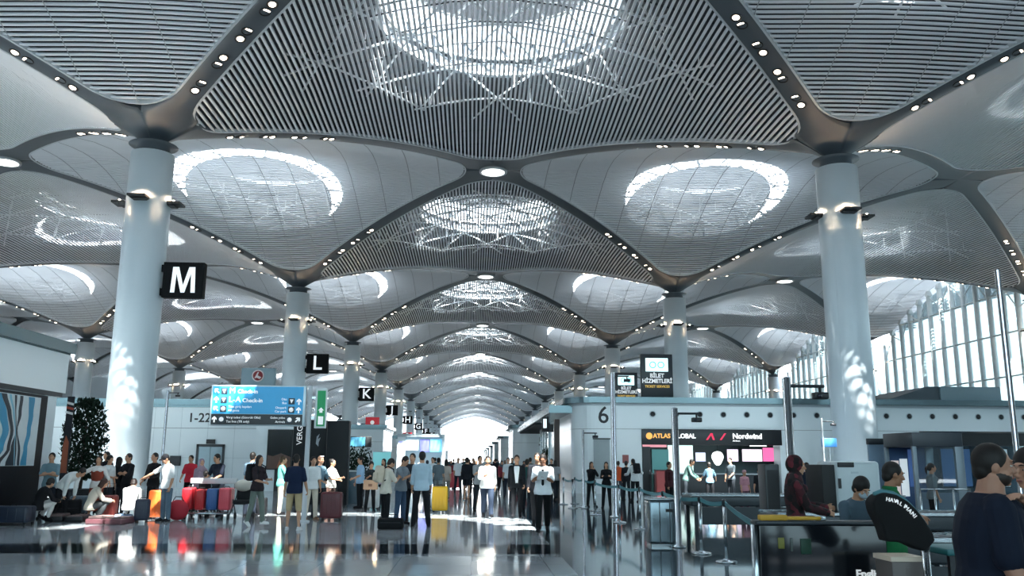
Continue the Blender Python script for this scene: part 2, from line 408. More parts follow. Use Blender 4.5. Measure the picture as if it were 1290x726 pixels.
for k in range(-1, NROW):
    for c in (-1, 0, 1, 2):
        if k < 0 and c in (-1, 2): continue
        if k < 0: lab = f'pale round column beside the camera, {CNAME[c]} row'
        else: lab = f'pale round column, {ORD[k]} in the {CNAME[c]} row' + (' with the letter M sign' if (c, k) == (0, 0) else '')
        column(c, k, lab)

# ------------------------------------------------------------------ recessed spotlights along the ribs
M_spot = mat('spot_lens', (1, .95, .9), .4, emit=(1.0, .84, .66), estr=4.0)
CUP = MB().lathe([(.25, .03), (.25, -.03), (.21, -.03), (.19, .05), (.02, .06)], 20).mesh('housing', mat('spot_black', (.006, .006, .007), .5))
LENS_A = MB().ball((0, 0, -.01), (.155, .155, .07), n=16, m=8).mesh('lens', M_spot)
LENS_B = MB().prism([(-.15, -.035), (.15, -.035), (.11, .0), (-.11, .0)], .10, .19).mesh('lens', M_spot)
RL_ = math.hypot(AX, BY)
def rib_pt(cx, cy, sx, sy, s):
    def P(q):
        t = q/RL_; hc = f_up(1-t); xe = AX*q/RL_-BY/RL_*RIBD; ye = BY*q/RL_+AX/RL_*RIBD; h1 = f_up(1-max(abs(xe)/AX, abs(ye)/BY))
        return Vector((cx+sx*AX*t, cy+sy*BY*t, hc+(h1-hc)*.5))
    p = P(s); d = (P(s+.2)-p).normalized(); n = d.cross(Vector((0, 0, 1)).cross(d)).normalized()
    x = d.cross(n); M = Matrix((-x, d, n)).transposed().to_4x4() if False else Matrix((d.cross(n), d, n)).transposed().to_4x4()
    return Matrix.Translation(p) @ M
def pix(p):
    d = Vector(p)-Vector((0, 0, HC)); z = d.dot(CF)
    return (645+FPX*d.dot(CR)/z, 363-FPX*d.dot(CU)/z, z) if z > 1 else (-1e4, 0, z)
SPOTS = []
for k in range(0, NROW):
    for c in (-1, 0, 1, 2):
        for (sx, sy) in ((1, -1), (-1, -1), (1, 1), (-1, 1)):
            if c == 2 and sx > 0: continue
            for i in range(8):
                M = rib_pt(col_x(c), Y0+36*k, sx, sy, 4.05+2.0*(i//2)+.56*(i % 2)); x, yv, z = pix(M.translation)
                if -8 < x < 1298 and -8 < yv < 560: SPOTS.append((z, k, c, sx, sy, i, M))
SPOTS.sort(key=lambda q: q[0])
SIDE = {(1, -1): 'near right', (-1, -1): 'near left', (1, 1): 'far right', (-1, 1): 'far left'}
mb_far = MB()
for n, (z, k, c, sx, sy, i, M) in enumerate(SPOTS):
    on = ((i+i//2) % 2 == 0)
    if n < 290:
        t = thing('spotlight', f'recessed spotlight, {ORD[i]} up the {SIDE[(sx, sy)]} rib of {ORD[k]} column, {CNAME[c]} row', 'spotlight', (0, 0, 0), 0, 'recessed spotlights in the ceiling ribs'); t.matrix_world = M
        put('housing', CUP, t); put('lens', LENS_A if on else LENS_B, t)
    else:
        mb_far.ball((0, 0, -.01), (.12, .12, .05), 0 if on else 1, 8, 6, M=M)
o = mb_far.build('spotlights_far', [M_spot, MATS['spot_black']]); o.name = 'spotlight_rows'; tag(o, 'rows of tiny recessed spotlights in the distant ceiling ribs', 'spotlight', None, 'stuff')
# ------------------------------------------------------------------ people
def S(h):
    h = h.lstrip('#'); c = [int(h[i:i+2], 16)/255 for i in (0, 2, 4)]
    return tuple(x/12.92 if x <= .04045 else ((x+.055)/1.055)**2.4 for x in c)
def fab(h): return MATS['cloth_'+h] if 'cloth_'+h in MATS else mat('cloth_'+h, S(h), .85, 0, .10, 14.0, .25)
def skin(h='c39a80'): return mat('skin_'+h, S(h), .55, 0, .05, 9.0, .35)
def hairm(h='17120f'): return mat('hair_'+h, S(h), .6, 0, .25, 30.0, .4)
def Rx(d): return Matrix.Rotation(math.radians(d), 3, 'X')
def Ry(d): return Matrix.Rotation(math.radians(d), 3, 'Y')
def Rz(d): return Matrix.Rotation(math.radians(d), 3, 'Z')
QUEUE = []
def remesh_later(o, vox, it=4, fac=.5):
    m = o.modifiers.new('r', 'REMESH'); m.mode = 'VOXEL'; m.voxel_size = vox; m.use_smooth_shade = True
    s = o.modifiers.new('s', 'SMOOTH'); s.factor = fac; s.iterations = it
    QUEUE.append(o)
def flush():
    dg = bpy.context.evaluated_depsgraph_get(); dg.update()
    new = [(o, bpy.data.meshes.new_from_object(o.evaluated_get(dg))) for o in QUEUE]
    for o, me in new:
        nm = o.data.name; o.modifiers.clear(); o.data = me; me.name = nm
        me.polygons.foreach_set('use_smooth', [True]*len(me.polygons))
    QUEUE.clear()
def loft(mb, secs, n=20, p=2.0, mi=0):
    vs = []; fs = []
    for c, R, rx, ry in secs:
        for j in range(n):
            q = 2*PI*j/n; cx, sx = math.cos(q), math.sin(q)
            e = 2/p; x = rx*math.copysign(abs(cx)**e, cx); y = ry*math.copysign(abs(sx)**e, sx)
            vs.append(c + R @ Vector((x, y, 0)))
    N = len(secs)
    for i in range(N-1):
        for j in range(n): fs.append((i*n+j, i*n+(j+1) % n, (i+1)*n+(j+1) % n, (i+1)*n+j))
    fs += [tuple(range(n-1, -1, -1)), tuple((N-1)*n+j for j in range(n))]
    return mb.add(vs, fs, mi, True)
def limb(mb, pts, rs):
    mb.tube(pts, rs, 12)
    for p, r in zip(pts, rs): mb.ball(p, r*.99, n=12, m=8)
STAND = dict()
WALK = dict(lL=(24, 0, 8), lR=(-16, 0, 18), aL=(-18, 6, 18, 0), aR=(20, 6, 24, 0), lean=4)
WALK2 = dict(lR=(24, 0, 8), lL=(-16, 0, 18), aR=(-18, 6, 18, 0), aL=(20, 6, 24, 0), lean=4)
PHONE = dict(aL=(35, 8, 95, 35), aR=(38, 8, 95, 35), head=(28, 0), lean=6)
ARMSX = dict(aL=(30, 8, 100, 70), aR=(34, 8, 100, 70))
SQUAT = dict(lL=(112, 14, 138), lR=(105, 14, 135), lean=38, aL=(70, 8, 50, 20), aR=(70, 8, 50, 20), head=(10, 0))
BEND = dict(lean=78, pelvis=22, lL=(4, 6, 6), lR=(0, 6, 10), aL=(62, 4, 12, 0), aR=(58, 4, 14, 0), head=(10, 0))
PUSH = dict(aL=(40, 10, 45, 10), aR=(40, 10, 45, 10), lean=14, head=(12, 0))
SIT = dict(lL=(85, 10, 95), lR=(85, 10, 95), lean=12, aL=(40, 6, 70, 20), aR=(40, 6, 70, 20), head=(12, 0))
def person(label, loc, rz=0.0, H=1.74, pose=None, shirt='2a2c33', sleeve=.42, pants='1d2230', plen=1.0, shoes='15151a', skin_c='b98c70', hair='17120f', hstyle='short',
           female=False, jacket=None, tie=None, skirt=None, hijab=None, cap=None, vox=.0105, face=False, beard=None, group=None, slim=1.0, mask=None, heavy=0.0, glasses=None, collar=None, grip=(35, 35), loose=0.0):
    P = dict(pose or {}); s = H/1.75; w = slim*(1+heavy)
    root = thing('person', label, 'person', loc, math.radians(rz), group)
    g = lambda k, d: P.get(k, d)
    aL, aR = g('aL', (4, 7, 12, 8)), g('aR', (4, 7, 14, 8)); lL, lR = g('lL', (2, 3, 3)), g('lR', (-1, 4, 3))
    Rp = Rz(g('turn', 0)) @ Rx(g('pelvis', 0)); lean = g('lean', 1)-g('pelvis', 0)
    shw = (.168 if female else .19)*s*(1+heavy*.35); hpw = .092*s
    # spine
    hip = Vector((0, 0, 0)); sp = [(hip, Rp)]; cur = hip; seg = [.14, .14, .15, .11]
    for i, L in enumerate(seg):
        R = Rz(g('twist', 0)*(i+1)/4) @ Rp @ Rx(lean*(i+1)/4); cur = cur + R @ Vector((0, 0, L*s)); sp.append((cur, R))
    Rc = sp[-1][1]; neck0 = sp[-1][0]
    hp, hy = g('head', (0, 0)); ht = g('tilt', 0); Rh = Rc @ Rz(hy) @ Ry(ht) @ Rx(hp-lean*.55-g('pelvis', 0)*.5)
    neck1 = neck0 + (Rc @ Rx(-4)) @ Vector((0, -.012*s, .058*s)); hc = neck1 + Rh @ Vector((0, -.020*s, .098*s))
    def arm(side, a):
        f, ab, el, inr = a; sg = 1 if side == 'L' else -1
        sh = sp[4][0] + Rc @ Vector((sg*shw*.90, 0, -.082*s))
        R1 = Rc @ Ry(-sg*ab) @ Rx(-f) @ Rz(-sg*inr); e = sh + R1 @ Vector((0, 0, -.29*s)); R2 = R1 @ Rx(-el)
        return sh, e, e + R2 @ Vector((0, 0, -.25*s)), R2
    def leg(side, l):
        f, ab, kn = l; sg = 1 if side == 'L' else -1
        h = hip + Rp @ Vector((sg*hpw, 0, -.02*s)); R1 = Rz(g('turn', 0)) @ Ry(-sg*ab) @ Rx(-f); k = h + R1 @ Vector((0, 0, -.44*s)); R2 = R1 @ Rx(kn)
        return h, k, k + R2 @ Vector((0, 0, -.41*s)), R1, R2
    Lg = {'L': leg('L', lL), 'R': leg('R', lR)}
    fr = {}
    for q in 'LR':
        h, k, a, R1, R2 = Lg[q]; tilt = g('f'+q, None)
        if tilt is None: tilt = 0 if (R2 @ Vector((0, 0, -1))).y < .25 else 32
        sg = 1 if q == 'L' else -1
        fr[q] = Rz(g('turn', 0)+sg*7) @ Rx(tilt)
    low = min(min((Lg[q][2] + fr[q] @ Vector((0, y*s, -.075*s))).z for y in (-.19, .07)) for q in 'LR')
    low = min(low, (hip.z-.12*s) if g('floor_sit', False) else 9)
    if 'seat' in P: low = hip.z - .11*s - P['seat']
    T = Vector((0, 0, -low))
    sp = [(p+T, R) for p, R in sp]; neck0 += T; neck1 += T; hc += T; hip = hip + T
    A = {'L': arm('L', aL), 'R': arm('R', aR)}
    inv = (Matrix.Translation(Vector(loc)) @ Matrix.Rotation(math.radians(rz), 4, 'Z')).inverted()
    for q in 'LR':
        if 'ik'+q in P:                  # hand reaches for a point in the place
            sh = A[q][0]; t = inv @ Vector(P['ik'+q]); sg = 1 if q == 'L' else -1; l1, l2 = .29*s, .25*s
            d = t-sh; D = max(min(d.length-.07*s, (l1+l2)*.995), .12); d.normalize(); ca = (l1*l1+D*D-l2*l2)/(2*l1*D); ca = max(-1, min(1, ca))
            hint = Vector(P.get('hint'+q, (sg*.7, .3, -1))); hint = (hint-d*hint.dot(d)).normalized()
            e = sh + d*(l1*ca) + hint*(l1*math.sqrt(1-ca*ca)); wr = sh + d*D; z = -(wr-e).normalized()
            pn = Vector(P.get('palm'+q, (0, 0, -1))); pn = (pn-z*pn.dot(z)).normalized(); X = pn*(-sg); Yv = z.cross(X)
            A[q] = (sh, e, wr, Matrix((X, Yv, z)).transposed())
    Lg = {q: (l[0]+T, l[1]+T, l[2]+T, l[3], l[4]) for q, l in Lg.items()}
    # ---- torso sections (rx, ry along the spine)
    def tsec(gx=0.0, bottom=-.10, top=1.0, hem=0.0):
        fw = .94 if female else 1.0
        rx = [(-.10, .150), (-.03, .172), (.06, .160 if not female else .158), (.14, .146 if not female else .128), (.28, .163*fw), (.40, .176*fw), (.475, .160*fw), (.515, .118*fw), (.545, .068)]
        ry = [.112, .122, .112, .100 if not female else .09, .114, .112, .094, .074, .060]
        out = []
        for (z, x), y in zip(rx, ry):
            if z < bottom-.001 or z > .56*top: continue
            i = max(0, min(3, 0 if z < .14 else 1 if z < .28 else 2 if z < .43 else 3)); acc = [0, .14, .28, .43, .54]
            c0, R0 = sp[i]; R1 = sp[i+1][1]; t = (z-acc[i])/seg[i]
            c = c0 + R1 @ Vector((0, 0, (z-acc[i])*s))
            if z < 0: R1 = Rp; c = hip + Rp @ Vector((0, 0, z*s))
            b = heavy*(.09 if .0 < z < .35 else .03)
            out.append((c, R1, (x*w+gx+hem*max(0, .1-z))*s, (y*w+gx+b+hem*max(0, .1-z))*s))
        return out
    body = MB(); sec = tsec()
    loft(body, sec, p=2.3); body.tube([neck0-Vector((0, 0, .03*s)), neck1, hc-Rh @ Vector((0, -.01, .05*s))], [.064*s*w, .056*s*w, .056*s*w], 14)
    H4 = Matrix.Translation(hc) @ Rh.to_4x4() @ Matrix.Diagonal((s, s, s, 1))
    body.ball((0, .012, .018), (.076, .096, .104), n=24, m=16, M=H4); body.ball((0, -.022, -.045), (.058+heavy*.03, .068, .066), n=18, m=12, M=H4)
    body.ball((0, -.066, -.088), (.024, .020, .018), M=H4)
    body.tube([H4 @ Vector((0, -.086, .022)), H4 @ Vector((0, -.100, -.004)), H4 @ Vector((0, -.112, -.022)), H4 @ Vector((0, -.092, -.030))], [.007*s, .010*s, .0135*s, .009*s], 8)
    body.ball((0, -.087, -.054), (.022, .010, .008), M=H4); body.ball((0, -.083, .036), (.05, .012, .011), M=H4)
    for sx in (-1, 1):
        body.ball((sx*.077, .012, -.004), (.011, .020, .031), n=10, m=8, M=H4); body.ball((sx*.038, -.072, -.018), (.022, .018, .018), n=10, m=8, M=H4)
    for q in 'LR':
        sg = 1 if q == 'L' else -1; sh, e, wr, R2 = A[q]; m = .9 if female else 1.0
        limb(body, [sh, sh.lerp(e, .45), e, e.lerp(wr, .3), wr], [.050*s*m*w, .046*s*m*w, .038*s*m*w, .040*s*m*w, .027*s*m])
        # hand: flat palm, four fingers, thumb
        HM = Matrix.Translation(wr) @ R2.to_4x4() @ Matrix.Diagonal((s*m, s*m, s*m, 1))
        body.ball((0, -.004, -.052), (.0145, .040, .056), n=12, m=10, M=HM)
        for j, (yy, ln) in enumerate(((-.031, .070), (-.011, .078), (.010, .072), (.030, .056))):
            c1, c2 = math.radians(grip[0]), math.radians(grip[0]+grip[1]); p0 = Vector((0, yy*.9, -.088)); dx = -sg
            p1 = p0 + Vector((dx*math.sin(c1)*ln*.45, yy*.12, -math.cos(c1)*ln*.45)); p2 = p1 + Vector((dx*math.sin(c2)*ln*.55, 0, -math.cos(c2)*ln*.55))
            body.tube([HM @ p for p in (p0, p1, p2)], [.0098*s*m, .0090*s*m, .0074*s*m], 8); body.ball(p2, .0075, n=8, m=6, M=HM)
        t0 = Vector((0, -.030, -.030)); t1 = t0+Vector((-sg*.012, -.026, -.026)); t2 = t1+Vector((-sg*.014, -.010, -.030))
        body.tube([HM @ p for p in (t0, t1, t2)], [.0125*s*m, .011*s*m, .0085*s*m], 8); body.ball(t2, .0085, n=8, m=6, M=HM)
        h, k, a, R1, _ = Lg[q]
        limb(body, [h, h.lerp(k, .5), k, k.lerp(a, .3), k.lerp(a, .8), a], [.078*s*w, .066*s*w, .050*s*w, .052*s*w, .034*s, .034*s])
        F = Matrix.Translation(a) @ fr[q].to_4x4() @ Matrix.Diagonal((s, s, s, 1))
        body.tube([F @ Vector((0, .045, -.04)), F @ Vector((0, -.03, -.035)), F @ Vector((0, -.10, -.05)), F @ Vector((0, -.16, -.055))], [.03*s, .036*s, .034*s, .022*s], 10)
    b = body.build('body', skin(skin_c), root); remesh_later(b, vox)
    # ---- clothes
    def sleeves(mb, gx, frac, flare=.004):
        for q in 'LR':
            sh, e, wr, _ = A[q]; pts = [sh.lerp(sp[4][0], .12)]; rs = [(.052*w+gx)*s]
            tot = [0, .25, .5, .54, .8, 1.0]; rad = [.051, .048, .043, .041, .043, .031]
            for t, r in zip(tot, rad):
                if t > frac: break
                pts.append(sh.lerp(e, t*2) if t <= .5 else e.lerp(wr, (t-.5)*2)); rs.append((r*w+gx+flare)*s)
            else: t = 1
            if frac < 1 and frac not in tot:
                pts.append(sh.lerp(e, frac*2) if frac <= .5 else e.lerp(wr, (frac-.5)*2)); rs.append((.044*w+gx+flare+.004)*s)
            limb(mb, pts, rs)
    if shirt:
        mb = MB(); gx = .013+loose*.01; loft(mb, tsec(gx, -.10 if not jacket else -.03, hem=.09), p=2.3); sleeves(mb, gx*.8, sleeve if not jacket else .3)
        if female:
            for sx in (-1, 1): mb.ball((sx*.075, -.095, -.125), (.068, .055, .062), M=Matrix.Translation(sp[4][0]) @ Rc.to_4x4() @ Matrix.Diagonal((s, s, s, 1)))
        if not jacket:
            o = mb.build('shirt', fab(shirt), root); remesh_later(o, vox)
    if jacket:
        mb = MB(); loft(mb, tsec(.026, -.10, hem=.10), p=2.3); sleeves(mb, .016, 1.0); o = mb.build('jacket', fab(jacket), root); remesh_later(o, vox)
        if shirt:
            mb = MB(); vs = []; fs = []; ss = [x for x in tsec(.031, -.04)][:-1]; n = 8
            for i, (c, R, rx, ry) in enumerate(ss):
                half = .10+.055*i
                for lay in (0, -.012):
                    for j in range(n):
                        q = -PI/2 + half*(2*j/(n-1)-1)
                        e2 = 2/2.3; cx, sx = math.cos(q), math.sin(q)
                        vs.append(c + R @ Vector(((rx+lay)*math.copysign(abs(cx)**e2, cx), (ry+lay)*math.copysign(abs(sx)**e2, sx), 0)))
            for i in range(len(ss)-1):
                for lay in (0, 1):
                    for j in range(n-1):
                        a0 = (i*2+lay)*n+j; a1 = ((i+1)*2+lay)*n+j; f = (a0, a0+1, a1+1, a1); fs.append(f if lay == 0 else f[::-1])
            mb.add(vs, fs, 0, True); mb.build('shirt', fab(shirt), root)
    if tie:
        mb = MB(); ss = tsec(.030 if not jacket else .048, .10); ss = ss[:-2]
        pts = [c + R @ Vector((0, -ry, 0)) for c, R, rx, ry in ss]
        mb.tube([pts[0]+Vector((0, 0, -.03))]+pts, [.006*s]+[.032*s]+[.026*s]*(len(pts)-2)+[.020*s], 8)
        mb.build('tie', fab(tie), root)
    if skirt:
        col, zl = skirt[:2]; mb = MB(); secs = ([q for q in tsec(.026, .10) if True][-5:1:-1] if False else [q for q in reversed(tsec(.030, .14)[:3])] if len(skirt) > 2 else [])+[(hip+Rp @ Vector((0, 0, .10*s)), Rp, .15*s, .115*s), (hip+Rp @ Vector((0, 0, -.05*s)), Rp, .19*s, .14*s)]
        kn = (Lg['L'][1]+Lg['R'][1])/2; an = (Lg['L'][2]+Lg['R'][2])/2; mid = Vector((0, 0, 0))
        secs.append((kn, Rz(0), .20*s, .16*s))
        if zl > .6: secs.append((kn.lerp(an, (zl-.5)*2), Rz(0), .23*s, .20*s))
        loft(mb, secs, n=28); o = mb.build('skirt', fab(col), root); remesh_later(o, vox)
    if pants:
        mb = MB(); gx = .012; ts = [x for x in tsec(gx, -.10)][:4]; loft(mb, ts[:3], p=2.3)
        for q in 'LR':
            h, k, a, R1, _ = Lg[q]; tot = [0, .25, .5, .72, 1.0]; rad = [.082, .074, .060, .056, .046]; pts = []; rs = []
            for t, r in zip(tot, rad):
                if t > plen+.01: break
                pts.append(h.lerp(k, t*2) if t <= .5 else k.lerp(a, (t-.5)*2)); rs.append((r*w+gx)*s)
            if plen < .98 and plen not in tot:
                pts.append(h.lerp(k, plen*2) if plen <= .5 else k.lerp(a, (plen-.5)*2)); rs.append((.062*w+gx+.01)*s)
            limb(mb, pts, rs)
        o = mb.build('trousers', fab(pants), root); remesh_later(o, vox)
    for q in 'LR':
        a = Lg[q][2]; F = Matrix.Translation(a) @ fr[q].to_4x4() @ Matrix.Diagonal((s, s, s, 1)); mb = MB()
        mb.tube([F @ Vector((0, .062, -.040)), F @ Vector((0, .03, -.032)), F @ Vector((0, -.04, -.032)), F @ Vector((0, -.11, -.043)), F @ Vector((0, -.175, -.05)), F @ Vector((0, -.195, -.056))], [.026*s, .041*s, .044*s, .041*s, .034*s, .015*s], 12)
        mb.rbox(-.043, .043, -.19, .065, -.078, -.058, .012, M=F)
        mb.build('shoe', fab(shoes), root)
    # ---- hair and head wear
    if hijab:
        mb = MB(); mb.ball((0, .030, .018), (.094, .110, .122), n=24, m=16, M=H4); mb.ball((0, .010, -.115), (.085, .085, .075), M=H4)
        loft(mb, [(neck0+Rc @ Vector((0, 0, -.12*s)), Rc, .17*s, .125*s), (neck0+Rc @ Vector((0, 0, -.02*s)), Rc, .15*s, .11*s), (neck0+Rc @ Vector((0, 0, .06*s)), Rc, .085*s, .085*s)])
        o = mb.build('headscarf', hijab if not isinstance(hijab, str) else fab(hijab), root); remesh_later(o, vox)
    elif hair:
        mb = MB(); mb.ball((0, .024, .032), (.085, .099, .104), n=24, m=16, M=H4)
        if hstyle == 'short': mb.ball((0, .060, -.028), (.068, .055, .062), M=H4)
        if hstyle == 'full': mb.ball((0, .026, .040), (.094, .106, .110), n=24, m=16, M=H4); mb.ball((0, .055, -.03), (.080, .07, .07), M=H4)
        if hstyle == 'long':
            mb.ball((0, .058, -.06), (.088, .058, .13), M=H4); mb.ball((0, .075, -.16), (.082, .040, .13), M=H4)
            for sx in (-1, 1): mb.ball((sx*.072, .02, -.07), (.022, .045, .10), M=H4)
        if hstyle == 'tail': mb.ball((0, .060, -.02), (.07, .055, .06), M=H4); mb.tube([H4 @ Vector(p) for p in ((0, .115, .04), (0, .15, .0), (0, .145, -.10), (0, .13, -.17))], [.026*s, .032*s, .028*s, .010*s], 10)
        if hstyle == 'bun': mb.ball((0, .060, -.02), (.07, .055, .06), M=H4); mb.ball((0, .10, .085), (.05, .05, .045), M=H4)
        o = mb.build('hair', hairm(hair), root); remesh_later(o, max(.009, vox*.9), 3)
    if beard:
        mb = MB(); mb.ball((0, -.016, -.056), (.0615+heavy*.03, .0745, .060), n=18, m=12, M=H4); o = mb.build('beard', hairm(beard), root)
    if cap:
        mb = MB(); mb.ball((0, .016, .048), (.090, .106, .088), n=24, m=14, M=H4); loft(mb, [(H4 @ Vector((0, -.10, .050)), Rh, .068*s, .062*s), (H4 @ Vector((0, -.10, .060)), Rh, .066*s, .06*s)])
        mb.build('cap', fab(cap), root)
    if face or mask:
        for sx in (-1, 1):
            mb = MB(); mb.ball((sx*.031, -.0785, .010), (.0115, .008, .0050), 0, 12, 8, M=H4); mb.ball((sx*.031, -.0843, .010), (.0060, .004, .0050), 1, 10, 6, M=H4)
            mb.build('eye', [mat('eye_white', (.75, .73, .70), .3), mat('eye_dark', (.02, .013, .01), .2)], root)
            mb = MB(); mb.tube([H4 @ Vector((sx*x, -y, z)) for x, y, z in ((.014, .0945, .036), (.032, .0945, .041), (.050, .083, .035))], [.0035*s, .0048*s, .0025*s], 6); mb.build('eyebrow', hairm(hair or '17120f'), root)
        mb = MB(); mb.ball((0, -.0935, -.056), (.023, .0065, .0075), M=H4); mb.build('mouth', mat('lips', S('9a6055'), .5), root)
    if mask:
        mb = MB(); mb.ball((0, -.056, -.040), (.060, .064, .047), n=18, m=12, M=H4)
        mb.build('face_mask', fab(mask), root)
    if glasses:
        mb = MB()
        for sx in (-1, 1): mb.ball((sx*.034, -.04, .112), (.026, .02, .016), M=H4)
        mb.build('sunglasses', fab(glasses), root)
    if collar:
        mb = MB(); loft(mb, [(neck0+Rc @ Vector((0, .0, .005*s)), Rc, .082*s, .076*s), (neck0+Rc @ Vector((0, -.004, .035*s)), Rc, .068*s, .070*s)]); mb.build('collar', fab(collar), root)
    J = dict(root=root, A=A, Lg=Lg, hc=hc, Rh=Rh, Rc=Rc, sp=sp, s=s, T=Matrix.Translation(Vector(loc)) @ Matrix.Rotation(math.radians(rz), 4, 'Z'))
    J['wL'] = J['T'] @ (A['L'][2] + A['L'][3] @ Vector((0, 0, -.08*s))); J['wR'] = J['T'] @ (A['R'][2] + A['R'][3] @ Vector((0, 0, -.08*s)))
    return J
# ------------------------------------------------------------------ floor
def floor_mat(name, col, jw, jh, rough, jcol, spec=.6):
    m = bpy.data.materials.new(name); m.use_nodes = True; nt = m.node_tree; b = nt.nodes['Principled BSDF']; L = nt.links.new
    tc = nt.nodes.new('ShaderNodeTexCoord'); br = nt.nodes.new('ShaderNodeTexBrick'); br.offset = 0.0
    for k, v in (('Scale', 1.0), ('Mortar Size', .006), ('Brick Width', jw), ('Row Height', jh), ('Mortar Smooth', .2)): br.inputs[k].default_value = v
    br.inputs['Color1'].default_value = (*col, 1); br.inputs['Color2'].default_value = (*[c*1.12 for c in col], 1); br.inputs['Mortar'].default_value = (*jcol, 1)
    n = nt.nodes.new('ShaderNodeTexNoise'); n.inputs['Scale'].default_value = 40; n.inputs['Detail'].default_value = 5
    mx = nt.nodes.new('ShaderNodeMix'); mx.data_type = 'RGBA'; mx.blend_type = 'MULTIPLY'; mx.inputs[0].default_value = .25
    L(tc.outputs['Object'], br.inputs['Vector']); L(tc.outputs['Object'], n.inputs['Vector']); L(br.outputs['Color'], mx.inputs[6]); L(n.outputs['Color'], mx.inputs[7]); L(mx.outputs[2], b.inputs['Base Color'])
    n2 = nt.nodes.new('ShaderNodeTexNoise'); n2.inputs['Scale'].default_value = .6; mr = nt.nodes.new('ShaderNodeMapRange'); mr.inputs[3].default_value = rough*.7; mr.inputs[4].default_value = rough*1.4
    L(tc.outputs['Object'], n2.inputs['Vector']); L(n2.outputs['Fac'], mr.inputs[0]); L(mr.outputs[0], b.inputs['Roughness']); b.inputs['Specular IOR Level'].default_value = spec
    return m
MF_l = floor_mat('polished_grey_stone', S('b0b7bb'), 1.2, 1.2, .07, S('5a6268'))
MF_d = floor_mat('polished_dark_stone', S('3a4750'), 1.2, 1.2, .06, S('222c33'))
MF_b = floor_mat('polished_black_stone', S('232c34'), 2.4, 1.0, .06, S('1a2026'))
XB = 1.56
def slab(x0, x1, y0, y1, m): struct(MB().box(x0, x1, y0, y1, -.25, 0).build('floor', m))
BANDS = [(15.95, 17.78), (51.95, 53.78), (87.95, 89.78), (123.95, 125.78)]
y = -30.0
for b0, b1 in BANDS:
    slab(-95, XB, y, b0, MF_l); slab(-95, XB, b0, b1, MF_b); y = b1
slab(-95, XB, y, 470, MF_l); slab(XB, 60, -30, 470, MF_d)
# ------------------------------------------------------------------ wall and island materials
M_pan = mat('glossy_white_panel', S('dde5e8'), .16, 0, .02, .4, .5)
M_pan2 = mat('satin_grey_panel', S('aab6bc'), .3, 0, .03, .4)
M_cor = mat('cornice_metal', S('6f8389'), .22, .6, .04, .5)
M_gs = mat('graphite', S('23282d'), .4, .1, .05, 3.0)
M_steel = mat('brushed_steel', S('b4bcc0'), .22, .95, .04, 20.0)
M_glz = glass_mat('shop_glass', (.80, .88, .90), .15)
M_let = mat('black_lettering', (.02, .022, .026), .5)
M_wlet = mat('white_lettering', (.82, .84, .85), .5, emit=(1, 1, 1), estr=.25)
def lit(name, h, s): c = S(h); return mat(name, c, .4, 0, .02, 2.0, .3, emit=c, estr=s)
# ------------------------------------------------------------------ left: long wall with a hanging picture wall
XF, YE = -12.15, 26.3
def atX(px, py, X):
    d = ray(px, py); return Vector((0, 0, HC)) + d*(X/d.x)
wl = struct(MB().box(XF-6, XF, 8, YE, 3.52, 4.66).build('wall_left', M_pan))
MB().box(XF-6.2, XF+.12, 7.9, YE+.15, 4.70, 5.02).box(XF-6, XF+.02, 8, YE+.02, 4.66, 4.70).build('cornice', M_cor, wl)
MB().box(XF-5.7, XF-.12, 8, YE-.25, 0, 3.40).build('lower_panel', M_pan, wl)
MB().box(XF-5.8, XF-.04, 8, YE-.1, 3.40, 3.52).build('shadow_gap', M_gs, wl)
# picture panel with swirling bands
ya, yb = atX(0, 560, XF).y-3.0, atX(57, 520, XF).y
t = thing('picture_panel', 'large black framed panel with swirling blue white and black bands on the left wall', 'picture', (XF-.12, (ya+yb)/2, 0))
wy = (yb-ya)/2
MB().rbox(0, .16, -wy, wy, .0, 3.36, .02).build('frame', mat('panel_black', (.008, .009, .012), .5, 0, .06, 6.0, .2), t)
z0p = 1.42
pm = [mat('print_white', S('c9d3d6'), .4), mat('print_blue', S('2f88ad'), .4), mat('print_navy', S('14202c'), .4), mat('print_sky', S('7fb8cc'), .4)]
mb = MB(); mb.box(.16, .172, -wy+.12, wy-.42, z0p, 3.28, 0)
def pband(lft, rgt, c, k):               # a curving band between two edges, drawn along the height of the print
    n = 18; vs = []
    def ev(cs, q):
        q *= len(cs)-1; i = min(int(q), len(cs)-2); f = q-i; f = f*f*(3-2*f); return cs[i]*(1-f)+cs[i+1]*f
    zt = 3.26
    for e in (lft, rgt):
        for j in range(n+1):
            q = j/n; px = ev(e, q); py = 489+q*109; yy = atX(px, py, XF+.06).y-(ya+yb)/2; vs.append((.173+.001*k, max(-wy+.13, min(wy-.43, yy)), max(z0p+.01, min(3.27, zt-(zt-z0p)*q))))
    mb.add(vs, [(j, j+1, n+2+j, n+1+j) for j in range(n)], c)
pband([38, 37, 34, 29, 24], [46, 43, 39, 34, 32], 1, 1); pband([35, 33, 30, 27, 23], [38, 37, 34, 29, 24], 0, 2)
pband([27, 24, 21, 22, 20], [31, 28, 22, 25, 23], 2, 3); pband([20, 20, 20, 13, 5], [23, 21, 21, 20, 18], 2, 4); pband([13, 17, 19, 17, 16], [16, 19, 20, 18, 17], 3, 5)
pband([-14, -3, 3, -4, -22], [3, 9, 11, 4, -12], 1, 6); pband([3, 10, 13, 8, -8], [10, 15, 17, 12, -2], 2, 7); pband([-40, -22, -18, -26, -44], [-28, -14, -9, -18, -30], 2, 8)
mb.build('print', pm, t)
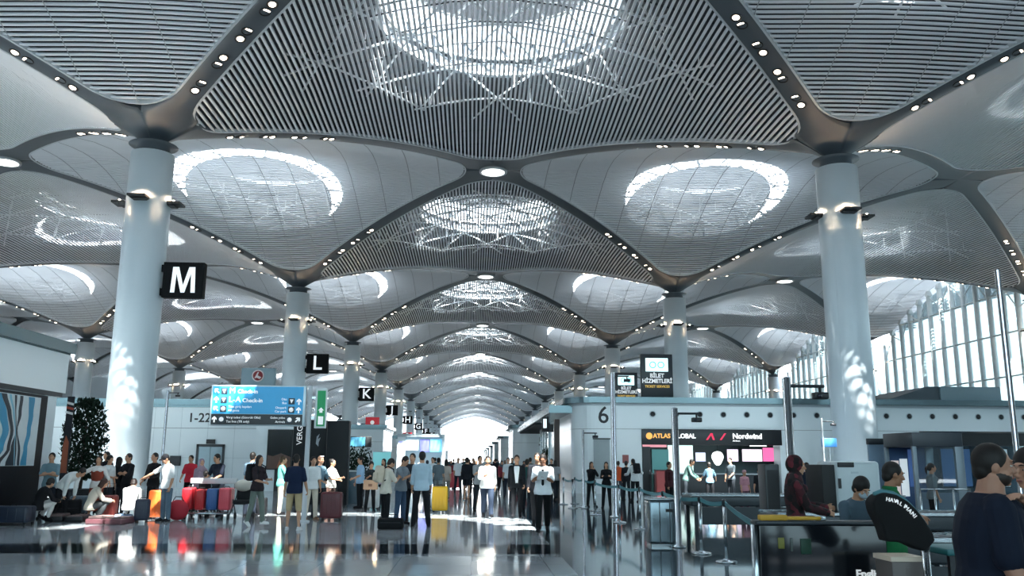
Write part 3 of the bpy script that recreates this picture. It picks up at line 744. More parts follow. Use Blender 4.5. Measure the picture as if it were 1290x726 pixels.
# stripy banner on the wall end
t = thing('banner', 'narrow dark banner with red and white diagonal stripes at the wall end', 'banner', (XF+.05, YE+.30, -.9))
MB().box(-.10, .10, -.02, .02, 1.8, 4.35).box(-.02,.02,-.02,.02,.9,1.8).box(-.12,.12,-.12,.12,.9,.93).build('board', mat('banner_dark', S('1b1c24'), .7), t)
mb = MB()
for j in range(3): mb.prism([(-.10, 3.85+j*.14), (.10, 3.80+j*.14), (.10, 3.87+j*.14), (-.10, 3.92+j*.14)], -.026, -.02, j % 2)
mb.build('stripe', [mat('stripe_white', S('d8d8d6'), .6), mat('stripe_red', S('a8402f'), .6)], t)
mb = MB(); mb.prism([(-.09, 2.1), (.09, 2.1), (.07, 3.0), (-.03, 3.2), (-.09, 2.9)], -.03, -.02); mb.build('print', mat('banner_orange', S('9a5338'), .7), t)
# ------------------------------------------------------------------ check-in island behind the left column
def island(x0, x1, y0, y1, z1=4.95, name='wall_left', radius=0.0, over=.35, fas=(3.35, 4.5)):
    w = struct(MB().box(x0, x1, y0, y1, 0, z1-.45).build(name, M_pan))
    MB().box(x0-over, x1+over, y0-over, y1+over, z1-.32, z1).box(x0-over*.4, x1+over*.4, y0-over*.4, y1+over*.4, z1-.45, z1-.32).build('cornice', M_cor, w)
    MB().box(x0-.01, x1+.01, y0-.012, y0, fas[0]-.02, fas[0]).build('joint', M_gs, w)
    return w
YM = 50.0
w = island(-34, Xat(352, YM, 3), YM, YM+8)
mb = MB()
for x in np.arange(-33, -12, 1.5): mb.box(x-.008, x+.008, YM-.008, YM, .1, 4.5)
mb.box(-34, Xat(352, YM, 3), YM-.008, YM, 1.69, 1.705).build('panel_joint', M_pan2, w)
mb = MB(); p = at(251.5, 527, YM); add_text(mb, '1-22', .50, p.x, YM-.02, p.z, bold=.012); o = mb.build('counter_number', M_let); tag(o, 'black counter numbers 1-22 on the white island wall', 'sign')
# lift door
t = thing('elevator_door', 'grey steel lift door in the white island wall', 'door', (-14.76, YM, 0))
MB().box(-.78, -.66, -.10, 0, 0, 2.45).box(.66, .78, -.10, 0, 0, 2.45).box(-.78, .78, -.10, 0, 2.3, 2.45).build('frame', M_gs, t)
MB().box(-.66, -.01, -.05, 0, 0, 2.3).build('door_leaf', mat('lift_steel', S('7c8b92'), .3, .6), t); MB().box(.01, .66, -.05, 0, 0, 2.3).build('door_leaf', MATS['lift_steel'], t)
MB().box(-.24, .24, -.16, -.06, 2.47, 2.72).build('floor_indicator', M_black, t)
t = thing('wall_screen', 'small dark screen on the white wall left of the lift', 'screen', (Xat(221, YM, 1.5), YM, 1.25))
MB().rbox(-.30, .30, -.09, 0, 0, .55, .02).build('case', M_black, t); MB().box(-.27, .27, -.095, -.088, .03, .52).build('display', mat('dark_display', S('151c22'), .15), t)
# white island end with a picture screen
YS = 47.0; xa, xb = Xat(333, YS, 2), Xat(372, YS, 2)
w = struct(MB().box(xa-.5, xb, YS, YS+3, 0, 3.75).build('wall_left', M_pan)); MB().box(xa-.6, xb+.1, YS+.01, YS+3, 3.75, 3.95).build('cornice', M_cor, w)
t = thing('advert_screen', 'dark advertising screen with a brown lower picture, left of the black totem', 'screen', ((xa+xb)/2, YS, 0)); hw = (xb-xa)/2-.15
MB().rbox(-hw, hw, -.12, -.001, 1.1, 3.2, .02).box(-.2, .2, -.1, -.02, 0, 1.1).build('case', M_black, t)
mb = MB(); mb.box(-hw+.05, hw-.05, -.13, -.12, 1.15, 3.15, 0)
mb.prism([(-hw+.05, 1.15), (hw-.05, 1.15), (hw-.05, 1.75), (.1, 1.95), (-.3, 1.80), (-hw+.05, 1.85)], -.134, -.13, 1); mb.prism([(-.1, 1.2), (hw-.2, 1.2), (.4, 1.6), (.05, 1.65)], -.137, -.134, 2)
mb.build('display', [mat('ad_dark', S('14181a'), .2), mat('ad_brown', S('54382c'), .3), mat('ad_orange', S('9a5a3a'), .3)], t)
# black totems
def totem(label, x0, x1, Y, zt, deco=None):
    t = thing('advertising_totem', label, 'totem', ((x0+x1)/2, Y, 0)); h = (x1-x0)/2
    MB().rbox(-h, h, -.25, .25, .06, zt, .03).build('body', mat('totem_black', S('0d1115'), .45, 0, .06, 6.0, .25), t); MB().box(-h+.03, h-.03, -.22, .22, 0, .06).build('base', M_gs, t)
    return t, h
t, h = totem('slim black totem with white vertical lettering beside the sign post', Xat(370, 33, 2), Xat(387, 33, 2), 33, 3.35)
mb = MB(); add_text(mb, 'VERGI', .20, 0, -.26, 0, M=Matrix.Translation((0, 0, 2.55)) @ Matrix.Rotation(-PI/2, 4, 'Y')); mb.build('lettering', M_wlet, t)
t, h = totem('black totem with a small pale emblem behind the sign post', Xat(389, 32.2, 2), Xat(412, 32.2, 2), 32.2, 3.05)
mb = MB(); mb.prism([(.06, 2.25), (.12, 2.42), (.02, 2.36), (.08, 2.55), (-.02, 2.45), (-.04, 2.2), (.05, 2.1)], -.258, -.25); mb.build('emblem', mat('emblem_grey', S('8b959a'), .4), t)
totem('plain black totem with a glossy front, right of the emblem totem', Xat(412.5, 31.5, 2), Xat(440, 31.5, 2), 31.5, 3.0)
# ------------------------------------------------------------------ big blue direction sign on a pole
t = thing('direction_sign', 'big blue and black check-in direction sign board on a white pole', 'sign', (-4.5, 24, 0))
MB().lathe([(.16, 0), (.16, .03), (.065, .05), (.065, 3.62)], 20).build('pole', mat('pole_white', S('c3cace'), .3), t)
MB().rbox(-2.66, -.09, -.10, .10, 2.52, 3.62, .02).build('board', mat('sign_frame', S('aebbc2'), .3, .4), t)
M_blue = mat('sign_blue', S('2f93c6'), .35, emit=S('2f93c6'), estr=.18)
MB().box(-2.61, -.16, -.112, -.10, 2.84, 3.58).build('blue_face', M_blue, t); MB().box(-2.61, -.16, -.112, -.10, 2.55, 2.83).build('black_face', mat('sign_black', S('14171c'), .35), t)
mb = MB()
def sarrow(x, z, ang, s=.085):
    M = Matrix.Translation((x, 0, z)) @ Matrix.Rotation(-math.radians(ang), 4, 'Y')
    mb.prism([(-.02, -s), (.02, -s), (.02, .01), (s*.75, -.02), (s*.75, .03), (0, s), (-s*.75, .03), (-s*.75, -.02), (-.02, .01)], -.118, -.112, 0, M)
for x, z, a in ((-2.50, 3.46, 45), (-2.50, 3.22, 0), (-2.50, 2.98, 45), (-.27, 3.18, 0), (-.27, 2.95, 0), (-2.52, 2.69, 0), (-.28, 2.69, -45)): sarrow(x, z, a)
for x, z in ((-2.30, 3.45), (-2.30, 3.21), (-2.30, 2.97), (-.47, 3.19), (-.47, 2.96), (-2.33, 2.69), (-.50, 2.69)):
    mb.rbox(x-.085, x+.085, -.120, -.112, z-.085, z+.085, .03, 1)
    mb.lathe([(.062, 0), (.062, .004)], 16, 0, Matrix.Translation((x, -.121, z)) @ Matrix.Rotation(PI/2, 4, 'X')) if z < 3 else mb.prism([(x-.05, z+.05), (x+.05, z+.05), (x, z-.06)], -.124, -.12, 0)
for s, h, x, z in (('M', .155, -2.17, 3.46), ('L-A', .155, -2.17, 3.22)): add_text(mb, s, h, x, -.115, z, 0, 'LEFT', .006)
add_text(mb, 'Check-in', .105, -1.94, -.115, 3.44, 0, 'LEFT', .006, .003); add_text(mb, 'Check-in', .105, -1.80, -.115, 3.20, 0, 'LEFT', .006, .003)
for s, h, x, z, al in (('Tüm giriş kapıları', .062, -2.17, 3.03, 'LEFT'), ('All gates', .062, -2.17, 2.93, 'LEFT'), ('Oto', .06, -.60, 3.24, 'RIGHT'), ('Bus', .06, -.60, 3.14, 'RIGHT'), ('Otopark', .06, -.60, 3.01, 'RIGHT'), ('Car park', .06, -.60, 2.91, 'RIGHT'),
                       ('Vergi iadesi (Gümrük Ofisi)', .058, -2.2, 2.74, 'LEFT'), ('Tax free (TR only)', .058, -2.2, 2.63, 'LEFT'), ('Gelen yolcu', .058, -.62, 2.74, 'RIGHT'), ('Arrivals', .058, -.62, 2.63, 'RIGHT')): add_text(mb, s, h, x, -.115, z, 0, al, .006)
mb.build('lettering', [M_wlet, mat('icon_dark', S('2a3a46'), .5)], t)
t = thing('exit_sign', 'tall narrow green emergency sign with white frame beside the blue sign', 'sign', (-4.18, 24, 2.47))
MB().rbox(-.16, .15, -.07, .07, 0, 1.10, .015).build('frame', mat('sign_white', S('d4dadb'), .35), t); MB().box(-.10, .12, -.078, -.07, .05, 1.02).build('green_face', lit('sign_green', '1c7a4c', .35), t)
mb = MB(); mb.prism([(-.03, .42), (.05, .42), (.05, .48), (.09, .48), (.01, .56), (-.07, .48), (-.03, .48)], -.083, -.078); mb.box(-.06, .08, -.083, -.078, .10, .32); mb.build('pictogram', M_wlet, t)
MB().box(-.19, -.16, -.03, .03, .25, .31).box(-.19, -.16, -.03, .03, .8, .86).box(-.26, -.19, -.03, .03, .25, .31).box(-.26, -.19, -.03, .03, .8, .86).build('bracket', M_steel, t)
# airline board above the island
t = thing('airline_board', 'grey airline board with a red round logo above the blue sign', 'sign', (0, 52.2, 0)); xa, xb = Xat(304, 52.2, 6), Xat(347, 52.2, 6)
MB().rbox(xa, xb, -.2, .2, 4.96, at(320, 464, 52.2).z, .05).build('board', mat('board_grey', S('7f959e'), .3), t)
cx = Xat(326, 52.2, 6.4); zc = at(326, 474, 52.2).z
MB().lathe([(.36, 0), (.36, .03), (.30, .04)], 32, 0, Matrix.Translation((cx, -.2, zc)) @ Matrix.Rotation(PI/2, 4, 'X')).build('logo', mat('logo_white', S('e0d4d4'), .4), t)
mb = MB(); mb.lathe([(.29, 0), (.29, .012)], 32, 0, Matrix.Translation((cx, -.24, zc)) @ Matrix.Rotation(PI/2, 4, 'X'))
mb.prism([(cx-.20, zc-.16), (cx-.02, zc+.22), (cx+.06, zc+.22), (cx-.02, zc+.02), (cx+.22, zc-.10), (cx+.1, zc-.2), (cx-.05, zc-.12)], -.262, -.252, 1); mb.build('emblem', [mat('logo_red', S('8e2b30'), .4), MATS['logo_white']], t)
mb = MB(); add_text(mb, 'TURKISH AIRLINES', .17, cx, -.21, 5.16, 0); mb.build('lettering', M_wlet, t)
# black letter signs on the left columns
for k, ch in enumerate('MLKJHGFEDCB'):
    nm = 'column_letter_sign'; lab = f'black square sign with white letter {ch} on a left column'
    t = thing(nm, lab, 'sign', (col_x(0)+COLR, Y0+36*k-.15, 9.98), 0, 'black letter signs on the left columns')
    MB().rbox(.10, 2.02, -.22, .22, -.86, .86, .03).box(-.08, .12, -.1, .1, -.75, -.4).box(-.08, .12, -.1, .1, .4, .75).build('case', mat('sign_case', S('0a0b0e'), .6, 0, .05, 6.0, .15), t)
    mb = MB()
    if ch == 'M': mb.prism([(.50, -.62), (.70, -.62), (.74, .30), (.99, -.62), (1.17, -.62), (1.42, .30), (1.46, -.62), (1.66, -.62), (1.60, .62), (1.32, .62), (1.08, -.26), (.84, .62), (.56, .62)], -.231, -.219)
    else: add_text(mb, ch, 1.22, 1.06, -.225, 0, 0, bold=.02)
    mb.build('letter', mat('letter_glow', S('d5dadb'), .5, emit=(.9, .95, 1), estr=.45), t)
# ------------------------------------------------------------------ far left islands along the hall
def letter(s, px, py, Y, h, lab):
    p = at(px, py, Y); mb = MB(); add_text(mb, s, h, p.x, Y-.02, p.z, bold=.01); o = mb.build('island_letter', M_let); tag(o, lab, 'sign')
for k in range(1, 8):
    Y = 84.0+36*(k-1); island(-34, -8.6, Y, Y+9)
letter('K', 464, 556, 84.0, .75, 'black letter K on the white island wall far down the hall')
def redsign(px0, px1, py0, py1, Y, lab):
    a, b = at(px0, py1, Y), at(px1, py0, Y); t = thing('red_sign', lab, 'sign', ((a.x+b.x)/2, Y, a.z)); w = (b.x-a.x)/2; h = b.z-a.z
    MB().rbox(-w, w, -.15, .15, .0, h, .03).build('board', mat('sign_red', S('a8202c'), .4, emit=S('a8202c'), estr=.35), t)
    MB().box(-w*.6, w*.6, -.165, -.15, h*.18, h*.42).lathe([(w*.3, 0), (w*.3, .01)], 20, 0, Matrix.Translation((0, -.15, h*.7)) @ Matrix.Rotation(PI/2, 4, 'X')).build('marking', M_wlet, t)
    MB().box(-.08, .08, .0, .1, 4.9-a.z, .02).build('post', M_steel, t)
redsign(460, 478, 526, 548, 86.5, 'red square sign with white marking above the K island')
redsign(507, 519, 545, 553, 122.5, 'small red sign above the next island beyond the K island')
redsign(521, 531, 548, 554, 158.5, 'small red sign farthest down the left islands')
# kiosks with blue screens between the columns (left)
t = thing('kiosk', 'white kiosk with blue header screens down the left side of the hall', 'kiosk', (Xat(500, 60, 2), 60, 0)); xw = Xat(560, 60, 2)-Xat(500, 60, 2)
MB().box(0, .55, 0, 1.2, 0, 3.35).box(xw-.2, xw, 0, 1.2, 0, 3.2).box(.55, xw-.2, .9, 1.2, 0, 3.2).build('body', M_pan, t)
MB().box(0, xw, -.15, 1.3, 3.2, 3.4).build('header', M_pan2, t)
MB().box(.55, 1.45, -.02, .1, 2.3, 3.0).build('screen', lit('screen_pale', 'b9dcea', .8), t); MB().box(1.55, 2.2, -.02, .1, 2.2, 3.05).build('screen', lit('screen_violet', '5b5f9a', .7), t); MB().box(2.25, xw-.2, -.02, .1, 2.2, 3.05).build('screen', lit('screen_blue', '5fa9cc', .8), t)
MB().box(.1, .45, -.02, 0, 1.9, 2.9).build('poster', lit('poster_violet', '8a8fc0', .6), t)
t = thing('info_screen', 'dark flight information screen on a stand left of the letter K', 'screen', (Xat(453, 58, 2), 58, 0))
MB().box(-.04, .04, -.04, .04, 0, 2.5).box(-.3, .3, -.2, .2, 0, .04).build('stand', M_steel, t); MB().rbox(-.75, .75, -.1, .1, 2.45, 3.15, .03).build('case', M_black, t); MB().box(-.7, .35, -.108, -.1, 2.5, 3.1).build('display', lit('display_teal', '3a6f86', .5), t)
t = thing('poster_stand', 'teal poster panel standing in front of the K island', 'poster', (Xat(481, 70, 1.5), 70, 0))
MB().box(-.75, .75, -.06, .06, .1, 2.3).box(-.8, .8, -.3, .3, 0, .1).build('frame', M_steel, t); MB().box(-.7, .7, -.07, -.06, .2, 2.25).build('poster', lit('poster_teal', '6fb3b8', .5), t)
t = thing('glass_cabinet', 'low blue grey glass fronted counter behind the seated travellers', 'counter', (Xat(433, 34, .8), 34, 0))
MB().rbox(-.62, .62, -.35, .35, 0, 1.18, .03).build('body', mat('counter_blue', S('4d626e'), .2), t); MB().box(-.66, .66, -.38, .38, 1.18, 1.24).build('counter_top', mat('counter_white', S('c8d0d2'), .3), t)
for j in (-.2, .2): MB().box(j-.02, j+.02, -.36, -.35, .05, 1.15).build('joint', M_steel, t)
# ------------------------------------------------------------------ right island with shops
YI = 45.0; XI = 5.2; ZT = 4.92
def rounded_island(Yf, x0, x1, depth, nz=0, opening=None, z1=ZT, lit_left=False):
    R = 1.3; n = 10
    def ring(g, R=R):
        pts = [(x1+g, Yf-g), (x0+R, Yf-g)]
        pts += [(x0+R-(R+g)*math.sin(q), Yf+R-(R+g)*math.cos(q)) for q in np.linspace(0, PI/2, n+1)][1:]
        pts += [(x0-g, Yf+depth), (x1+g, Yf+depth)]
        return pts
    def extr(mb, pts, z0, z1):
        m = len(pts); vs = [(x, y, z0) for x, y in pts]+[(x, y, z1) for x, y in pts]
        mb.add(vs, [(i, i+m, (i+1) % m+m, (i+1) % m) for i in range(m)]+[tuple(range(m)), tuple(range(2*m-1, m-1, -1))])
    mb = MB()
    if opening: 
        extr(mb, ring(0), 3.30, z1-.42)
        a, b, c, d = opening
        mb.add([], []);
        pts = [(a, Yf), (x0+R, Yf)]+ring(0)[2:2+n]+[(x0, Yf+depth), (a, Yf+depth)]; extr(mb, pts, 0, 3.30)
        mb.box(b, c, Yf, Yf+1, 0, 3.30); mb.box(d, x1, Yf, Yf+1, 0, 3.30)
    else: extr(mb, ring(0), 0, z1-.42)
    w = struct(mb.build('wall_right', M_pan))
    mb = MB(); extr(mb, ring(.45), z1-.30, z1); mb.build('cornice', M_cor, w)
    mb = MB(); extr(mb, ring(.12), z1-.42, z1-.30); mb.build('cornice_step', M_pan2, w)
    mb = MB(); extr(mb, ring(.006), 3.285, 3.30); mb.build('joint', M_gs, w)
    return w
w = rounded_island(YI, XI, 33.0, 14.0, opening=(8.73, 16.0, 23.5, 31.5))
for k in range(1, 8): rounded_island(YI+36*k, 3.7, 33.0, 10.0)
letter('6', 760, 524, YI, .86, 'black number 6 on the rounded island corner')
letter('5', 682, 557, YI+36, .80, 'black number 5 on the island beyond the number 6 island')
t = thing('wall_hatch', 'grey metal hatch with a dark lintel on the island wall below the number 6', 'hatch', (Xat(758, YI, 1.8), YI, .75))
MB().rbox(-.42, .42, -.05, 0, 0, 2.0, .01).build('leaf', mat('hatch_grey', S('8f9a9d'), .35), t); MB().box(-.46, .46, -.09, 0, 2.0, 2.06).build('lintel', M_gs, t)
t = tag(MB().box(-.16, .16, -.03, 0, 0, .42).build('fire_notice', mat('notice_red', S('8a4a48'), .5), None, (Xat(788, YI, 1.7), YI, 1.55)), 'small red notice on the island wall beside the shop', 'notice')
for i in range(17):
    x = 9.34+1.245*i
    t = thing('air_nozzle', f'round black air nozzle in the upper white wall, {ORD[i]} from the number 6' if i < 12 else f'round black air nozzle in the upper white wall, {17-i} from the right end', 'vent', (x, YI, 4.07), 0, 'round black air nozzles in the island wall')
    M = Matrix.Rotation(PI/2, 4, 'X')
    MB().lathe([(.17, 0), (.17, .02), (.14, .03)], 24, 0, M).build('ring', M_pan2, t); MB().lathe([(.13, .0), (.13, .034), (.06, .05)], 20, 0, M).build('nozzle', M_black, t)
# canopy along the left flank of the island
cn = struct(MB().box(4.0, 5.6, YI+1.0, YI+34, 4.15, 4.55).build('ceiling', M_cor)); MB().box(4.2, 9, YI+14.2, YI+34, 4.05, 4.15).build('soffit', M_void, cn)
gl = struct(MB().box(5.15, 5.2, YI+14.05, YI+21.5, 0, 4.0).build('window_1', M_glz))
mb = MB()
for y in np.arange(YI+14.1, YI+22, 2.4): mb.box(5.08, 5.27, y-.05, y+.05, 0, 4.05)
mb.build('window_frame', M_steel, gl)
for i, (y, c) in enumerate(((YI+15.3, 'd9b89e'), (YI+17.7, 'c7d6de'), (YI+20.1, 'd6c4b8'))):
    t = thing('shop_poster', ['pale pink lit poster in the glazed island flank, nearest', 'pale blue lit poster in the glazed island flank, second', 'pale beige lit poster in the glazed island flank, third'][i], 'poster', (5.6, y, 0))
    MB().box(0, .1, -1.0, 1.0, .3, 3.6).build('frame', M_steel, t); MB().box(-.02, 0, -.93, .93, .4, 3.5).build('poster', lit('poster_'+c, c, .9), t)
tag(MB().box(-.13, .13, -.3, .3, 0, 3.9).build('brown_post', mat('brown_wood', S('4a3a36'), .5), None, (4.62, YI+3.2, 0)), 'slim brown panel post beside the rounded island corner', 'post')
t = thing('flight_board', 'black hanging flight board with a white screen before the number 5 island', 'screen', (Xat(690, 48.5, 3.5), 48.5, 3.22))
MB().rbox(-.32, .06, -.06, .06, .0, .84, .02).box(.06, .32, -.05, .05, 0, .42).box(-.2, -.16, -.02, .02, .8, .93).build('case', M_black, t); MB().box(-.25, -.07, -.07, -.06, .22, .72).build('display', lit('display_white', 'd5e2e6', 1.0), t)
# roof boxes on the island
tag(MB().rbox(-1.7, 1.7, 0, 6, 0, .85, .04).build('roof_unit', mat('roof_unit_grey', S('6a7f88'), .4), None, (Xat(1213, 47, 5.3), 46.2, ZT)), 'blue grey plant box on the right island roof', 'box')
tag(MB().prism([(-3.2, 0), (0, 0), (0, .85), (-.6, .85)], 0, 5.5).build('roof_ramp', mat('roof_unit_dark', S('39464e'), .5), None, (Xat(1213, 47, 5.3)-1.72, 46.3, ZT)), 'dark sloping cover beside the plant box on the right island roof', 'box')
# ticket service boards
for (px0, px1, py0, Y, lab, zb) in ((807, 847, 447, 45.9, 'big black ticket services board standing on the right island roof', ZT), (774, 803, 470, 57.0, 'smaller black ticket services board behind the big one', ZT)):
    xa, xb = Xat(px0, Y, 6), Xat(px1, Y, 6); zt = at(px0, py0, Y).z; t = thing('service_board', lab, 'sign', ((xa+xb)/2, Y, zb+.02), 0, 'ticket services boards'); hw = (xb-xa)/2; H = zt-zb; q = hw/.78
    MB().rbox(-hw, hw, -.15, .15, .08, H, .03).build('case', mat('board_navy', S('141b24'), .35), t); MB().box(-.3*q, .3*q, -.2, .2, 0, .08).build('foot', M_gs, t)
    MB().rbox(-.55*q, .55*q, -.175, -.14, H-.85*q, H-.2*q, .12*q, seg=4).build('lit_panel', lit('panel_cyan', 'bfe3e6', 1.3), t)
    mb = MB()
    for cx in (-.2*q, .2*q): mb.lathe([(.17*q, 0), (.17*q, .01), (.12*q, .01), (.12*q, 0), (.17*q, 0)], 20, 0, Matrix.Translation((cx, -.176, H-.53*q)) @ Matrix.Rotation(PI/2, 4, 'X'), cap=False)
    mb.build('emblem', lit('emblem_teal', '4fb1b8', .8), t)
    mb = MB(); add_text(mb, 'BİLET', .19*q, 0, -.155, H-1.06*q, bold=.01); add_text(mb, 'HİZMETLERİ', .19*q, 0, -.155, H-1.32*q, bold=.01, sx=.95); add_text(mb, 'TICKET SERVICES', .11*q, 0, -.155, H-1.58*q, 1, bold=.005); mb.build('lettering', [M_wlet, lit('letter_amber', 'c9a24a', .5)], t)
# ---- shop
t = thing('shop_sign', 'long black shop fascia sign with two airline names', 'sign', (8.73, YI-.12, 2.50)); LS = Xat(984, YI, 2.9)-8.73
MB().rbox(0, LS, 0, .3, 0, .80, .02).build('board', mat('fascia_black', S('15161a'), .3), t)
mb = MB(); mb.ball((.38, -.01, .44), (.17, .03, .17), 1); add_text(mb, 'ATLAS', .22, .58, -.01, .44, 1, 'LEFT', bold=.01); add_text(mb, 'GLOBAL', .22, 1.62, -.01, .44, 0, 'LEFT', bold=.01)
for j in range(3): mb.prism([(3.35+.36*j, .26), (3.45+.36*j, .26), (3.70+.36*j-(.36 if j == 1 else 0), .60), (3.60+.36*j-(.36 if j == 1 else 0), .60)], -.02, 0, 2)
add_text(mb, 'Nordwind', .26, 4.75, -.01, .45, 0, 'LEFT', bold=.012); add_text(mb, 'Airlines', .09, 4.75, -.01, .22, 0, 'LEFT')
mb.build('lettering', [mat('sign_letter_white', S('e6e6e6'), .5, emit=(1, 1, 1), estr=.9), lit('sign_amber', 'd99a4e', .9), lit('sign_crimson', 'c02e4c', .9)], t)
sh = struct(MB().box(8.6, 18.15, YI+6, YI+6.2, 0, 3.3).box(18.0, 18.15, YI+1, YI+6, 0, 3.3).build('wall_back', mat('shop_wall', S('7d979b'), .4)))
for (px0, px1, py0, py1, Y, c, st, nm, lab) in (
    (822, 842, 566, 620, 47.0, '4f8688', .35, 'shop_partition', 'teal partition panel inside the shop'), (842, 873, 561, 615, 47.4, 'c5dcd6', 1.0, 'shop_partition', 'bright pale green lit wall panel inside the shop'),
    (876, 889, 570, 582, 48.6, 'c4cbe0', 1.0, 'shop_screen', 'small bluish screen left of the white lamp in the shop'), (916, 930, 566, 582, 49.2, 'dcd0e2', 1.0, 'shop_screen', 'pale lilac screen right of the white lamp in the shop'),
    (935, 960, 566, 582, 49.0, 'e0d2de', 1.1, 'shop_screen', 'wide pale pink screen in the shop'), (961, 976, 564, 582, 48.8, 'd8669c', 1.0, 'shop_screen', 'bright magenta screen at the right end of the shop'),
    (944, 966, 559, 563, 47.2, 'e2e8ea', 1.4, 'shop_lamp_strip', 'thin white lamp strip under the shop ceiling'), (809, 840, 559, 564, 46.0, 'd0909a', .8, 'shop_banner', 'thin pink and white banner under the left end of the fascia')):
    a, b = at(px0, py1, Y), at(px1, py0, Y); a.z = max(a.z, .05); t = thing(nm, lab, 'screen' if 'screen' in nm else 'panel', ((a.x+b.x)/2, Y, a.z)); wv = (b.x-a.x)/2
    MB().rbox(-wv, wv, 0, .08, 0, b.z-a.z, .01).build('case', M_gs, t); MB().box(-wv+.02, wv-.02, -.008, 0, .02, b.z-a.z-.02).build('face', lit('face_'+c, c, st), t)
p = at(904, 578, 46.3); t = thing('globe_lamp', 'white balloon shaped lamp hanging in the shop', 'lamp', (p.x, p.y, p.z))
MB().lathe([(.06, -.36), (.16, -.28), (.30, .0), (.31, .16), (.22, .32), (.04, .38)], 24).build('globe', lit('lamp_globe', 'f0f2ee', 1.6), t); MB().tube([(0, 0, .38), (0, 0, 2.95-p.z)], .01, 6).build('cord', M_black, t)
t = thing('shop_counter', 'long dark counter across the shop front', 'counter', (12.6, YI+.35, 0)); MB().rbox(-3.2, 3.2, -.3, .3, 0, 1.0, .03).build('body', M_gs, t); MB().box(-3.25, 3.25, -.35, .35, 1.0, 1.05).build('counter_top', M_pan2, t)
t = thing('red_counter', 'small red counter by the teal partition in the shop', 'counter', (Xat(833, 44, .8), 43.9, 0)); MB().rbox(-.32, .32, -.25, .25, 0, 1.2, .04).build('body', mat('red_laminate', S('8c3030'), .4), t); MB().box(-.34, .34, -.27, .27, 1.2, 1.24).build('counter_top', M_gs, t)
for nm, x0, x1, lab in (('open_door', 8.85, 9.25, 'dark open door leaf at the left edge of the shop'),):
    t = thing(nm, lab, 'door', (x0, YI+.4, 0)); MB().box(0, .4, 0, .06, 0, 2.4).build('leaf', M_gs, t); MB().box(.33, .36, -.05, 0, 1.0, 1.2).build('handle', M_steel, t)
# right opening in the island with a dark band and glazing
st = struct(MB().box(23.5, 31.5, YI-.06, YI+.2, 2.55, 3.22).build('trim_1', mat('band_black', S('10151a'), .3)))
gl = struct(MB().box(23.5, 31.5, YI+.3, YI+.34, 0, 2.55).build('window_2', M_glz))
mb = MB()
for x in np.arange(23.5, 31.6, 2.0): mb.box(x-.05, x+.05, YI+.26, YI+.38, 0, 2.55)
mb.build('window_frame', M_steel, gl)
struct(MB().box(23.3, 31.7, YI+5, YI+5.2, 0, 3.3).build('wall_back', mat('back_blue', S('5c7282'), .5)))
for i, (x, c) in enumerate(((25.2, '9fb6c6'), (27.6, '3f5c84'), (29.8, 'c8d6de'))):
    t = thing('blue_poster', ['pale blue panel behind the glazing right of the booth', 'deep blue panel behind the glazing right of the booth', 'white panel behind the glazing right of the booth'][i], 'panel', (x, YI+4, .3))
    MB().box(-.9, .9, 0, .1, 0, 2.2).build('frame', M_gs, t); MB().box(-.85, .85, -.01, 0, .05, 2.15).build('face', lit('bp_'+c, c, .5), t)
t = thing('blue_sign', 'small blue hanging sign left of the right column', 'sign', (Xat(1044, 40, 2.8), 40, 2.35)); MB().rbox(-.35, .35, -.05, .05, 0, .40, .02).build('board', lit('sign_royal', '2e5f96', .4), t); MB().box(-.02, .02, -.02, .02, -2.35, .02).build('post', M_steel, t)
# ------------------------------------------------------------------ glazed facade on the right
XFAC = col_x(2)+2.2
M_mul = mat('mullion_white', S('cdd5d6'), .4, 0, .03, 3.0)
M_fgl = glass_mat('facade_glass', (.62, .71, .73), .10)
for k in range(-1, NROW):
    yc = Y0+36*(k+.5); mb = MB(); gv = []; w = struct(MB().box(XFAC-.2, XFAC+.5, yc-17, yc+17, 0, .4).build('window_%d' % (k+5), M_mul))
    n = 15; ys = np.linspace(-16.8, 16.8, n); rl = MB(); sl = MB()
    for i, y in enumerate(ys):
        zt = surf(y/BY, .12)-.55; mb.tube([(XFAC, yc+y, .4), (XFAC, yc+y, zt)], .27, 12); mb.prism([(XFAC-.34, zt-.1), (XFAC+.34, zt-.1), (XFAC+.12, zt+.55), (XFAC-.12, zt+.55)], yc+y-.3, yc+y+.3)
        if i < n-1:
            z2 = surf((y+1.2)/BY, .12)-.7; sl.box(XFAC+.52, XFAC+.62, yc+y+1.0, yc+y+1.4, .4, z2)
        gv.append((yc+y, zt))
    for z in (6.0, 10.4, 14.8, 19.0):
        for (y0_, z0_), (y1_, z1_) in zip(gv[:-1], gv[1:]):
            if min(z0_, z1_) > z+.1: rl.tube([(XFAC-.12, y0_, z), (XFAC-.12, y1_, z)], .10, 6, cap=False)
    for j, ((y0_, z0_), (y1_, z1_)) in enumerate(zip(gv[:-1], gv[1:])):      # bracing at the head
        rl.tube([(XFAC-.1, y0_, z0_-(.2 if j % 2 else 2.2)), (XFAC-.1, y1_, z1_-(2.2 if j % 2 else .2))], .07, 6, cap=False)
    sl.build('dark_slit', M_gs, w); gv = [(yc-18, gv[0][1]-.6)]+gv+[(yc+18, gv[-1][1]-.6)]  # dark bars imitate the dark slits seen between the tubes
    mb.build('mullion', M_mul, w); rl.build('rail', M_mul, w)
    m = len(gv); gx = XFAC+.4
    MB().add([(gx, y, .4) for y, z in gv]+[(gx, y, z) for y, z in gv]+[(gx+.04, y, .4) for y, z in gv]+[(gx+.04, y, z) for y, z in gv],
             [(i, i+1, m+i+1, m+i) for i in range(m-1)]+[(2*m+i, 3*m+i, 3*m+i+1, 2*m+i+1) for i in range(m-1)]).build('pane', M_fgl, w)
